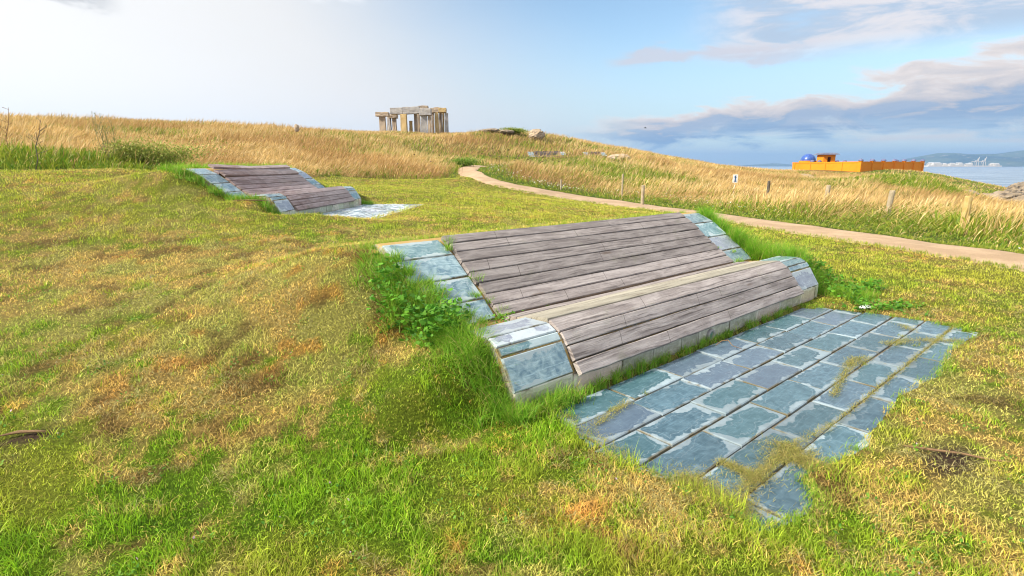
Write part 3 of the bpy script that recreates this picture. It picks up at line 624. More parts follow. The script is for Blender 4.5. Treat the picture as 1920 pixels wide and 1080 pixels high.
def along(P, dist):
    P = np.array(P, float); s = np.r_[0, np.cumsum(np.hypot(*np.diff(P, axis=0).T))]; return np.array([np.interp(dist*s[-1], s, P[:, 0]), np.interp(dist*s[-1], s, P[:, 1])])
def make_bench(O, yaw, z0, L, wood, light, label, group, detail=True, ring=False, top_over=0.0):
    root = empty('lounger_bench', (O[0], O[1], z0), yaw, label=label, cat='bench', group=group)
    prof = [(d, z-.022) for d, z in TP]; prof = [(0.022, -.3), (0.022, TP[0][1]-.02)]+prof[1:]+[(1.95, TP[-1][1]-.05), (1.95, -.3)]
    bm = bmesh.new(); A = [bm.verts.new((.008, d, z)) for d, z in prof]; B = [bm.verts.new((L-.008, d, z)) for d, z in prof]; k = len(prof)
    for i in range(k): bm.faces.new((A[i], B[i], B[(i+1) % k], A[(i+1) % k]))
    bm.faces.new(A); bm.faces.new(B[::-1]); bmesh.ops.recalc_face_normals(bm, faces=bm.faces)
    bmobj('concrete_base', bm, M_conc, root, .012)
    bw = .56; r_ = random.Random(int(L*100)+int(z0*10))
    segs = [(0, 1), (1, 2), (2, 3), (3, 5), (7, 8), (8, 9), (9, 10), (10, 11)]
    for ua, ub in ((0, bw), (L-bw, L)):
        for (i, j) in segs:
            (d0, za), (d1, zb) = TP[i], TP[j]; g = .010
            t = Vector((0, d1-d0, zb-za)); ln = t.length; t /= ln; p = Vector((0, d0, za))
            a = p+t*(g if i else 0); b = p+t*(ln-g*.4)
            slab('border_tile', [(ua, a.y, a.z), (ub, a.y, a.z), (ub, b.y, b.z), (ua, b.y, b.z)], .020, M_tile, root, r_.random())
    # riser of upright slabs under the planks
    x = 0.0
    while x < L-.05:
        w_ = min(r_.choice((.28, .30, .42, .56)) if detail else .34, L-x)
        zt = .165 if (x < bw-.05 or x > L-bw-.05) else .150
        slab('riser_slab', [(x+.005, r_.uniform(-.002, .004), -.12), (x+w_-.005, 0, -.12), (x+w_-.005, 0, zt-.004), (x+.005, 0, zt-.004)], .02, M_riser, root, r_.random())
        x += w_
    ps, pe = bw+.02, L-bw-.02
    fr = [(-.06, .155), (.012, .243), (.085, .340), (.158, .430), (.272, .500)]; sd = int(L*10)
    for k in range(4): plank(root, ps+r_.uniform(-.012, .012), pe+r_.uniform(-.012, .012), fr[k], fr[k+1], wood, sd+k, rag=.03 if k == 0 else 0)
    bk = [(.28, .502), (.46, .474), (.63, .440), (.80, .405)]
    for k in range(3): plank(root, ps-.01, pe+.005, bk[k], bk[k+1], light if k < 2 else wood, sd+10+k)
    back = [(.825, .412), (1.05, .560), (1.24, .716), (1.45, .872), (1.66, .985)]
    n = 8
    for k in range(n):
        lf = (0, 0)
        if not detail and k == 7: lf = (.035, .03)
        if not detail and k == 5: lf = (.03, .02)
        a, b = along(back, k/n), along(back, (k+1)/n)
        if not detail and k in (5, 7): a = a+np.array([0, .012]); b = b+np.array([0, .01])
        plank(root, ps+r_.uniform(-.015, .015), pe+r_.uniform(-.015, .015), a, b, wood, sd+20+k, thick=.048, lift=lf)
    if ring:
        bm = bmesh.new(); uu = ring; prev = None; n_ = 28; c0 = Vector((uu, -.02, .055))
        rings = []
        for rad, yy in ((.034, -.012), (.040, -.026), (.056, -.026), (.060, -.016), (.060, .018)):
            rings.append([bm.verts.new((uu+math.cos(2*math.pi*k/n_)*rad, yy, .055+math.sin(2*math.pi*k/n_)*rad)) for k in range(n_)])
        for A_, B_ in zip(rings, rings[1:]):
            for k in range(n_): bm.faces.new((A_[k], A_[(k+1) % n_], B_[(k+1) % n_], B_[k]))
        rg = bmobj('lamp_ring', bm, M_granite2, root, smooth=True)
        bm = bmesh.new(); bmesh.ops.create_circle(bm, cap_ends=True, radius=.036, segments=24, matrix=Matrix.Translation((uu, -.012, .055)) @ Matrix.Rotation(math.pi/2, 4, 'X')); bmobj('lens', bm, M_glass, rg)
    return root
GB = 'lounger benches built into the grass mounds'
make_bench(O1, YAW1, 0, L1, M_wood, M_woodlight, 'large grey weathered plank lounger bench with slate borders, nearest, in front of the paved slabs', GB, True, ring=2.43)
make_bench(O2, YAW2, Z2, L2, M_wood2, M_wood2, 'smaller reddish plank lounger bench with pale blue tile borders in the left mound', GB, False)
b3 = at(993, 281, 57); make_bench(np.array([b3[0], 55.4]), .12, b3[2]-1.12, 3.9, M_wood3, M_wood3, 'distant dark plank lounger bench half hidden in green plants below the hill boulders', GB, False)
b4 = at(1103, 282, 57); make_bench(np.array([b4[0], 55.4]), .3, b4[2]-1.12, 2.4, M_wood3, M_wood3, 'distant blue tiled bench end peeping from the grass right of the other far bench', GB, False)

def paving(O, yaw, z0, rows, u0, u1, offs, sizes, name='pavement', seed=1):
    """rows: list of d edges from the riser outwards (negative d); one object of slate flags in running bond"""
    V = []; F = []; info = []; r_ = random.Random(seed); c, s = math.cos(yaw), math.sin(yaw)
    def wp(u, d, z): return (O[0]+u*c-d*s, O[1]+u*s+d*c, z0+z)
    for (d0, d1), off in zip(rows, offs):
        x = u0-((u0-off) % .62) if False else off
        while x < u1:
            pc_ = np.array([wp(x+.31, (d0+d1)/2, 0)[:2]])
            if name == 'pavement' and z0 == 0 and not inpoly(pc_[:, 0], pc_[:, 1], PAVE)[0] and dpoly(pc_[:, 0], pc_[:, 1], PAVE, True)[0] > .30: x += .62; continue
            g = .007; xa, xb = x+g, x+.62-g; da, db = d0-g, d1+g
            hb = r_.uniform(-.004, .004); h = [hb+r_.uniform(-.003, .003) for _ in range(4)]; rr = r_.random(); sx, sy = xb-xa, abs(db-da)
            jj = lambda: r_.uniform(-.004, .004)
            P = [(xa+jj(), db+jj(), h[0]), (xb+jj(), db+jj(), h[1]), (xb+jj(), da+jj(), h[2]), (xa+jj(), da+jj(), h[3])]
            e = .007; b = len(V)
            cx, cy = (xa+xb)/2, (da+db)/2
            ins = [(p[0]+(e if p[0] < cx else -e), p[1]+(e if p[1] < cy else -e), p[2]) for p in P]
            for q in ins: V.append(wp(q[0], q[1], q[2]))
            for q in P: V.append(wp(q[0], q[1], q[2]-.005))
            for q in P: V.append(wp(q[0], q[1], -.03))
            uvs = [(e, e), (sx-e, e), (sx-e, sy-e), (e, sy-e)]; uvo = [(0, 0), (sx, 0), (sx, sy), (0, sy)]
            F.append((b, b+1, b+2, b+3)); info.append((uvs, (rr, sx, sy)))
            for i in range(4):
                j = (i+1) % 4
                F.append((b+4+i, b+4+j, b+j, b+i)); info.append(([uvo[i], uvo[j], uvs[j], uvs[i]], (rr, sx, sy)))
                F.append((b+8+i, b+8+j, b+4+j, b+4+i)); info.append(([uvo[i], uvo[j], uvo[j], uvo[i]], (rr, sx, sy)))
            x += .62
    me = mesh(name, V, F); slab_attrs(me, info); tag(link(name, me, M_slate if z0 == 0 else M_slate2), kind='structure')
    d0, d1 = rows[0][0]+.08, rows[-1][1]+.0
    bm = bmesh.new(); q = [bm.verts.new(wp(a, b, -.017)) for a, b in ((u0-.4, d1), (u1+.3, d1), (u1+.3, d0), (u0-.4, d0))]
    bm.faces.new(q); tag(bmobj('pavement_bed', bm, M_grout), kind='structure')
edges = [-2.375, -2.10, -1.83, -1.56, -1.29, -1.048, -.78]
rows = [(-2.445-edges[i], -2.445-edges[i+1]) for i in range(6)]
paving(O1, YAW1, 0, rows, .0, 4.75, [-.10-.31, .145-.62, -.16, .145-.62, -.12-.0, .145-.62+.12], None, seed=5)
rows2 = [(-.03-.26*i, -.03-.26*(i+1)) for i in range(6)]
paving(O2, YAW2, Z2, rows2, .6, L2+.3, [.6-.31*(i % 2) for i in range(6)], None, seed=9)

# ------------------------------------------------------------------ grass
def blades(base, h, w, lean, laz, col, S=2, tipc=None, wprof=None, sag=1.0):
    N = len(base); ang = rng.random(N)*math.pi; wx, wy = np.cos(ang), np.sin(ang); lx, ly = np.sin(laz), np.cos(laz)
    t = np.linspace(0, 1, S+1); V = np.empty((N, 2*S+1, 3), np.float32); C = np.empty((N, 2*S+1, 3), np.float32)
    cosl = np.cos(lean); sinl = np.sin(lean)
    for k in range(S+1):
        tt = t[k]; hor = h*(sinl*tt*(.45+.55*tt*sag)); ver = h*(tt-(1-cosl)*tt*tt*(.6+.4*sag))
        px = base[:, 0]+lx*hor; py = base[:, 1]+ly*hor; pz = base[:, 2]+ver
        ww = w*(wprof[k] if wprof else (1-tt**1.6))*.5
        cc = col if tipc is None else col*(1-tt*.6)+tipc*(tt*.6)
        if k < S:
            V[:, 2*k] = np.stack([px-wx*ww, py-wy*ww, pz], 1); V[:, 2*k+1] = np.stack([px+wx*ww, py+wy*ww, pz], 1); C[:, 2*k] = cc; C[:, 2*k+1] = cc
        else: V[:, 2*S] = np.stack([px, py, pz], 1); C[:, 2*S] = cc
    T = []
    for k in range(S-1): a = 2*k; T += [(a, a+1, a+3), (a, a+3, a+2)]
    T.append((2*S-2, 2*S-1, 2*S)); T = np.array(T, np.int32)
    T = (T[None]+(np.arange(N, dtype=np.int32)*(2*S+1))[:, None, None]).reshape(-1, 3)
    return V.reshape(-1, 3), T, C.reshape(-1, 3)
class Bag:
    def __init__(s): s.V = []; s.T = []; s.C = []; s.n = 0
    def add(s, V, T, C): s.V.append(V); s.T.append(T+s.n); s.C.append(C); s.n += len(V)
    def build(s, name, mat, label=None, cat=None, kind='stuff', parent=None):
        if not s.V: return None
        o = trimesh(name, np.concatenate(s.V), np.concatenate(s.T), mat, np.concatenate(s.C))
        if parent: o.parent = parent
        return tag(o, label, cat, None, kind)
def fan(N, r0, r1, p, half=1.10):
    th = (rng.random(N)*2-1)*half; q = rng.random(N)                     # area density ~ r^-p
    if abs(p-2) < 1e-6: r = r0*(r1/r0)**q
    else: r = (r0**(2-p)+q*(r1**(2-p)-r0**(2-p)))**(1/(2-p))
    return r*np.sin(th), r*np.cos(th), r
def inside_bench(x, y, m=0.02):
    o = np.zeros(x.shape, bool)
    for O, yaw, L in ((O1, YAW1, L1), (O2, YAW2, L2)):
        u, d = local(x, y, O, yaw); o |= (u > -m) & (u < L+m) & (d > -m-.0) & (d < 1.75)
    return o
def pave_depth(x, y):
    """signed distance into the paved areas (positive inside)"""
    d = dpoly(x, y, PAVE, True); s = np.where(inpoly(x, y, PAVE), d, -d)
    u, e = local(x, y, O2, YAW2); q = np.minimum(np.minimum(u-.45, L2+.1-u), np.minimum(e+1.5, .0-e)); return np.maximum(s, q)
def build_lawn():
    bag = Bag()
    x, y, r = fan(760000, 1.0, 34, 1.70)
    k = inpoly(x, y, LAWN) & ~inside_bench(x, y); x, y, r = x[k], y[k], r[k]
    pd = pave_depth(x, y)+(fbm(x, y, .12, 3)-.5)*.16; k = pd < -.005; x, y, r, pd = x[k], y[k], r[k], pd[k]
    soil = blob(x, y, *zp(1780, 868, 0), .26, .12, .6)+blob(x, y, *zp(50, 835, .16), .14, .05, .5)
    k = rng.random(len(x)) > soil*1.1; x, y, r, pd = x[k], y[k], r[k], pd[k]
    N = len(x); z = H(x, y)-.004; dry = np.clip(dryness(x, y)+rng.normal(0, .26, N), 0, 1)
    tuft = fbm(x, y, .16, 2)
    h = (.018+.048*sst(tuft, .35, .75)*(1-.6*dry))*rng.uniform(.5, 1.4, N)*(1+.25*sst(r, 6, 14))
    flat = rng.random(N) < .18+.5*sst(dry, .35, .8)
    lean = np.where(flat, rng.uniform(1.1, 1.5, N), rng.uniform(.15, .9, N))
    h = np.where(flat, h*1.15+.012, h)
    w = (.0025+.00052*r)*rng.uniform(.7, 1.3, N)*np.where(flat, .8, 1.0)
    c = lawn_color(x, y, dry, rng.random(N), rng.random(N))*((1+(rng.uniform(.6, 1.35, N)-1)*(1-.6*sst(r, 5, 12)))*(.98+.95*fbm(x+8, y-3, .07, 2)))[:, None]
    edge = sst(pd, -.16, -.02); h = h*(1+.9*edge*(1-dry)*(~flat))
    b = np.stack([x, y, z+np.where(flat, rng.uniform(.002, .02, N), 0)], 1)
    bag.add(*blades(b, h, w, lean, rng.random(N)*6.283, c, 3, tipc=c*np.array([1.12, 1.05, .95])))
    bag.build('lawn_grass', M_grass, 'short mown grass, patchy green and straw brown, around the benches', 'grass')
build_lawn()

def build_clippings():
    """dead cut grass lying in swaths on the lawn and drifting over the flags"""
    bag = Bag()
    spots = [(1290, 905, 60), (1500, 865, 60), (1485, 850, 40), (1415, 900, 22), (1360, 945, 50), (1465, 838, 14)]
    P = []
    for px, py, k in spots:
        cx, cy = zp(px, py, 0)
        nn = k*24; rr = np.abs(rng.normal(0, .085, nn)); a = rng.random(nn)*6.283; P.append(np.stack([cx+rr*np.cos(a)*1.2, cy+rr*np.sin(a)*.8], 1))
    # drift along the joints
    for (pa, pb, n_, s_) in (((1385, 930), (1470, 850), 1500, .022), ((1470, 845), (1560, 800), 420, .014), ((1560, 800), (1790, 613), 1500, .010), ((1560, 745), (1600, 672), 1100, .016), ((1590, 690), (1625, 672), 500, .03), ((1660, 648), (1710, 640), 600, .03), ((1720, 640), (1800, 642), 700, .03), ((1350, 870), (1420, 900), 900, .02), ((1510, 880), (1560, 880), 600, .02), ((1180, 755), (1115, 800), 500, .02), ((1690, 612), (1710, 622), 250, .03), ((1040, 775), (1180, 870), 900, .05), ((1280, 912), (1400, 965), 2600, .06)):
        A, B = np.array(zp(*pa, 0)), np.array(zp(*pb, 0)); t = rng.random(n_)[:, None]; P.append(A+(B-A)*t+rng.normal(0, s_, (n_, 2)))
    P = np.concatenate(P); x, y = P[:, 0], P[:, 1]; N = len(x)
    b = np.stack([x, y, rng.uniform(.003, .022, N)], 1)
    c = cmix((.50, .40, .14), (.30, .34, .07), rng.random(N))*rng.uniform(.6, 1.2, N)[:, None]
    bag.add(*blades(b, rng.uniform(.02, .055, N), rng.uniform(.0018, .0032, N), rng.uniform(1.2, 1.52, N), rng.random(N)*6.283, c, 2))
    # loose hay swaths on the lawn: denser mats of straw coloured bits
    x, y, r = fan(150000, 1.2, 9, 1.6)
    k = inpoly(x, y, LAWN) & ~inside_bench(x, y) & (pave_depth(x, y) < 0); x, y, r = x[k], y[k], r[k]
    m = sst(fbm(x, y, .42, 3), .50, .62)*sst(dryness(x, y), .25, .6); k = rng.random(len(x)) < m; x, y, r = x[k], y[k], r[k]; N = len(x)
    t = fbm(x+77, y, .35, 3)
    z = H(x, y)+rng.uniform(.004, .034, N)*sst(t, .35, .65)+.004
    c = cmix((.56, .47, .21), (.36, .37, .13), rng.random(N)); c = cmix2(c, (.17, .115, .055), sst(fbm(x-31, y, .3, 2), .60, .74)*.8)*rng.uniform(.7, 1.2, N)[:, None]
    bag.add(*blades(np.stack([x, y, z], 1), rng.uniform(.025, .075, N), (.0016+.0005*r)*rng.uniform(.7, 1.2, N), rng.uniform(1.25, 1.55, N), rng.random(N)*6.283, c, 2))
    bag.build('grass_clippings', M_grass, 'loose dry cut grass lying on the lawn and over the slate joints', 'clippings')
build_clippings()

def tufts(bag, pts, nb, h, spread, w=.0045, col=((.12, .34, .02), (.30, .50, .05)), lean=(.2, 1.15), S=4):
    pts = np.asarray(pts, float); N = len(pts)*nb; P = np.repeat(pts, nb, 0)
    a = rng.random(N)*6.283; rr = np.abs(rng.normal(0, spread, N)); P[:, 0] += rr*np.cos(a); P[:, 1] += rr*np.sin(a); P[:, 2] -= .01
    hs = np.repeat(rng.uniform(.7, 1.2, len(pts)), nb)*h
    c = cmix(col[0], col[1], rng.random(N)); c = np.where((rng.random(N) < .09)[:, None], np.array([.50, .42, .16]), c)*rng.uniform(.75, 1.2, N)[:, None]
    bag.add(*blades(P, hs*rng.uniform(.55, 1.15, N), w*rng.uniform(.7, 1.3, N), rng.uniform(*lean, N), a+rng.normal(0, .5, N), c, S, tipc=c*np.array([1.2, 1.1, .9])))
def lp(O, yaw, u, d):
    c, s = math.cos(yaw), math.sin(yaw); return np.stack([O[0]+u*c-d*s, O[1]+u*s+d*c], 1)
def ground_pts(xy): return np.c_[xy, H(xy[:, 0], xy[:, 1])]
def rnd(a, b, n): return rng.uniform(a, b, n)
def build_bench_grass():
    bag = Bag()
    n = 230; xy = lp(O1, YAW1, .02-np.abs(rng.normal(0, .15, n)), rnd(.45, 1.70, n)); g = ground_pts(xy); g = g[rng.random(n) < .35+.8*fbm(g[:, 0], g[:, 1], .22, 2)]; h2 = fbm(g[:, 0]+5, g[:, 1], .35, 2)-.35*sst(local(g[:, 0], g[:, 1], O1, YAW1)[1], 1.35, 1.6)
    for lo, hi, hh in ((-1, .45, .15), (.45, .62, .24), (.62, 2, .33)): gg = g[(h2 >= lo) & (h2 < hi)]; tufts(bag, gg, 30, hh, .05, lean=(.3, 1.35)) if len(gg) else None
    n = 34; xy = lp(O1, YAW1, rnd(.02, .20, n), rnd(.78, 1.35, n)); tufts(bag, np.c_[xy, np.full(n, .45)], 26, .16, .04)
    for dd, um, k in ((.92, .34, 26), (1.0, .30, 20), (1.12, .22, 22), (1.22, .16, 16), (1.36, .07, 12), (1.5, .04, 8)):
        xy = lp(O1, YAW1, rnd(-.05, um, k), dd+rng.normal(0, .04, k)); tufts(bag, np.c_[xy, np.full(k, np.interp(dd, tpx, tpz)-.01)], 26, .13, .03, lean=(.3, 1.4))
    n = 120; xy = lp(O1, YAW1, -.03-np.abs(rng.normal(0, .09, n)), rnd(-.02, .6, n)); tufts(bag, ground_pts(xy), 26, .19, .05, lean=(.3, 1.4))
    n = 60; xy = lp(O1, YAW1, rnd(-.1, .52, n), rnd(-.14, -.02, n)); tufts(bag, ground_pts(xy), 26, .16, .03)
    n = 14; xy = lp(O1, YAW1, rnd(-.3, .3, n), rnd(-.25, -.12, n)); tufts(bag, ground_pts(xy), 24, .07, .05)
    n = 230; xy = lp(O1, YAW1, L1+.03+np.abs(rng.normal(0, .16, n)), rnd(.05, 1.75, n)); tufts(bag, ground_pts(xy), 40, .24, .04, col=((.11, .36, .02), (.28, .52, .04)))
    n = 170; xy = lp(O1, YAW1, L1+.1+np.abs(rng.normal(0, .3, n)), rnd(-.5, .3, n)); tufts(bag, ground_pts(xy), 28, .15, .05)
    n = 70; xy = lp(O1, YAW1, L1+.12+np.abs(rng.normal(0, .2, n)), rnd(.3, 1.2, n)); tufts(bag, ground_pts(xy), 44, .36, .05, lean=(.3, 1.4))
    n = 190; xy = lp(O1, YAW1, rnd(-.1, L1+.1, n), 1.86+np.abs(rng.normal(0, .07, n))); g = ground_pts(xy); g[:, 2] = np.maximum(g[:, 2], .90); tufts(bag, g, 22, .10, .04, col=((.16, .36, .02), (.36, .50, .06)))
    n = 60; xy = lp(O1, YAW1, -.02-np.abs(rng.normal(0, .05, n)), rnd(.02, .62, n)); tufts(bag, ground_pts(xy), 30, .25, .04, lean=(.3, 1.4))
    # fringe at the foot of the riser, in clumps
    for u0 in (.65, .78, .98, 1.1, 1.28, 1.36, 1.62, 1.95, 2.22, 2.34, 2.62, 2.72, 3.05, 3.2, 3.45, 3.72, 3.85, 4.1):
        n = 7; xy = lp(O1, YAW1, u0+rng.normal(0, .06, n), rnd(-.07, -.03, n)); g = np.c_[xy, np.zeros(n)]; tufts(bag, g, 22, .10 if u0 > 1.6 else .125, .02, w=.0035, lean=(.1, .8))
    n = 150; xy = lp(O1, YAW1, rnd(.0, 4.4, n), rnd(-.075, -.035, n)); tufts(bag, np.c_[xy, np.zeros(n)], 12, .045, .015, w=.003, col=((.20, .30, .04), (.45, .38, .12)))
    # weeds rooted between border tiles and planks
    n = 60; xy = lp(O1, YAW1, rnd(-.06, .03, n), rnd(.0, .55, n)); g = ground_pts(xy); tufts(bag, g, 24, .12, .025, lean=(.3, 1.4))
    for (u, d, k, hh) in ((.60, 1.58, 6, .13), (.56, 1.52, 4, .10), (.60, 1.18, 4, .10), (.47, 1.05, 4, .08), (.60, .98, 3, .09), (.62, .90, 4, .08), (.55, .80, 5, .08), (.35, .78, 5, .10), (.15, .80, 5, .12), (.05, .95, 5, .14), (.7, .86, 3, .06), (4.40, .93, 3, .05), (4.42, 1.08, 2, .05), (4.6, .86, 5, .10), (4.75, .98, 3, .07), (4.45, .84, 3, .06), (1.05, .86, 2, .07)):
        xy = lp(O1, YAW1, u+rng.normal(0, .02, k), d+rng.normal(0, .02, k)); z = np.interp(d, tpx, tpz); tufts(bag, np.c_[xy, np.full(k, z+.015)], 22, hh, .02, w=.0035, lean=(.3, 1.3))
    # paving joints
    for (u, v, k) in ((5.02, -1.29, 3), (5.05, -1.35, 2), (6.1, -1.31, 3), (5.8, -1.25, 4), (5.86, -1.12, 3), (6.35, -1.06, 4), (3.1, -2.11, 2), (2.75, -2.10, 2), (2.68, -2.11, 1)):
        xy = np.array([uv1(u+rng.normal(0, .03), v+rng.normal(0, .015)) for _ in range(k)]); tufts(bag, np.c_[xy, np.zeros(k)], 20, .035, .02, w=.003, col=((.22, .34, .04), (.42, .42, .09)))
    # lush rim of the paving
    P = np.array(PAVE+[PAVE[0]]); R_ = resample(P[:-2], 420); R_ += rng.normal(0, .03, R_.shape); R_ = R_[(pave_depth(R_[:, 0], R_[:, 1]) < .02)]
    R_ = R_[rng.random(len(R_)) < .25+.75*sst(fbm(R_[:, 0], R_[:, 1], .5, 2), .45, .6)]
    tufts(bag, ground_pts(R_), 16, .055, .04, w=.003, col=((.13, .34, .02), (.34, .48, .05)), S=3)
    for PP, s_ in ((PNs, -1), (PFs, 1)):                      # grass creeping over the ragged path edges
        A = resample(PP, 900)[:620]; A = A[rng.random(len(A)) < .25+.9*(fbm(A[:, 0], A[:, 1], .6, 2)-.2)]; A = A+rng.normal(0, .07, A.shape); g = ground_pts(A); g[:, 2] += .01
        tufts(bag, g, 14, .09, .07, w=.008, col=((.14, .28, .02), (.42, .44, .07)), S=3)
    bag.build('bench_side_grass', M_grass, 'long bright green grass fringing the large near bench, its slabs and the path edges', 'grass')
    bag = Bag()
    n = 110; xy = lp(O2, YAW2, -.05-np.abs(rng.normal(0, .12, n)), rnd(-.1, 1.9, n)); tufts(bag, ground_pts(xy), 30, .16, .05, w=.008)
    n = 60; xy = lp(O2, YAW2, L2+.05+np.abs(rng.normal(0, .12, n)), rnd(-.2, 1.0, n)); tufts(bag, ground_pts(xy), 24, .12, .05, w=.010)
    n = 190; xy = lp(O2, YAW2, rnd(-.1, L2+.5, n), 2.0+np.abs(rng.normal(0, .12, n))); tufts(bag, ground_pts(xy), 24, .20, .06, w=.010, col=((.16, .42, .02), (.34, .55, .05)))
    n = 40; xy = lp(O2, YAW2, rnd(-.2, 1.6, n), rnd(-.12, -.03, n)); tufts(bag, ground_pts(xy), 14, .06, .03, w=.007)
    bag.build('mound_side_grass', M_grass, 'long green grass fringing the smaller far lounger bench', 'grass')
build_bench_grass()

LEAF = np.array([(0, 0, 0), (.38, .10, .05), (.55, .42, .02), (.30, .55, .06), (.18, .95, -.03), (0, .75, .04), (-.18, .95, -.03), (-.30, .55, .06), (-.55, .42, .02), (-.38, .10, .05)], float)
LTRI = np.array([(0, 1, 2), (0, 2, 3), (0, 3, 5), (3, 4, 5), (0, 5, 7), (5, 6, 7), (0, 7, 8), (0, 8, 9)])
OVAL = np.array([(0, 0, 0), (.28, .3, .05), (.25, .7, .04), (0, 1, -.04), (-.25, .7, .04), (-.28, .3, .05)], float)
OTRI = np.array([(0, 1, 2), (0, 2, 3), (0, 3, 4), (0, 4, 5)])
def leaves(bag, pos, size, col, tmpl=LEAF, tri=LTRI, tilt=.9):
    N = len(pos); a = rng.random(N)*6.283; b = rng.normal(0, tilt, N); ca, sa, cb, sb = np.cos(a), np.sin(a), np.cos(b), np.sin(b)
    L = tmpl[None]*size[:, None, None]; X, Y, Z = L[..., 0], L[..., 1], L[..., 2]
    Y2 = Y*cb[:, None]-Z*sb[:, None]; Z2_ = Y*sb[:, None]+Z*cb[:, None]; X3 = X*ca[:, None]-Y2*sa[:, None]; Y3 = X*sa[:, None]+Y2*ca[:, None]
    V = np.stack([X3, Y3, Z2_], -1)+pos[:, None]; k = tmpl.shape[0]
    T = (tri[None]+(np.arange(N)*k)[:, None, None]).reshape(-1, 3); C = np.repeat(col[:, None], k, 1).reshape(-1, 3)
    bag.add(V.reshape(-1, 3), T, C)
def build_weeds():
    bag = Bag()
    def patch(xy, hmax, n, s):
        i = rng.integers(0, len(xy), n); p = xy[i]+rng.normal(0, .035, (n, 2)); z = H(p[:, 0], p[:, 1])+rng.uniform(.01, hmax, n)
        leaves(bag, np.c_[p, z], rng.uniform(.4, 1.2, n)*s, cmix((.05, .19, .015), (.17, .40, .035), rng.random(n))*rng.uniform(.7, 1.15, n)[:, None])
    patch(lp(O1, YAW1, rnd(-.33, .10, 40), rnd(.55, 1.0, 40)), .28, 620, .042)
    patch(lp(O1, YAW1, rnd(-.36, -.05, 24), rnd(1.0, 1.35, 24)), .24, 320, .038)
    patch(lp(O1, YAW1, L1+rnd(.1, .75, 50), rnd(-.45, .55, 50)), .15, 900, .045)
    patch(lp(O1, YAW1, rnd(.4, .66, 8), rnd(.70, .86, 8)), .08, 60, .022)
    patch(uv1(7.1, -1.7)+rng.normal(0, .25, (40, 2))*np.array([1, .6]), .07, 420, .038)
    bag.build('broadleaf_weeds', M_leaf, 'dark green broad leaved weeds growing against the bench ends', 'weeds')
build_weeds()

def build_lawn_weeds():
    bag = Bag(); x, y, r = fan(520, 1.4, 9, 1.4, .9); k = inpoly(x, y, LAWN) & ~inside_bench(x, y) & (pave_depth(x, y) < -.03) & (fbm(x+12, y, 1.1, 2) > .47); x, y = x[k], y[k]
    i = np.repeat(np.arange(len(x)), 11); p = np.stack([x[i], y[i]], 1)+rng.normal(0, .03, (len(i), 2)); z = H(p[:, 0], p[:, 1])+rng.uniform(.012, .04, len(i))
    leaves(bag, np.c_[p, z], rng.uniform(.010, .022, len(i)), cmix((.06, .20, .02), (.20, .38, .04), rng.random(len(i))), OVAL, OTRI, .6)
    n = len(x)//5; j = rng.integers(0, len(x), n); leaves(bag, np.c_[x[j], y[j], H(x[j], y[j])+.05], rng.uniform(.010, .016, n), np.tile([.62, .40, .58], (n, 1)), OVAL, OTRI, 1.0)
    bag.build('clover_patches', M_leaf, 'small clover and daisy leaves scattered through the mown lawn', 'clover')
build_lawn_weeds()

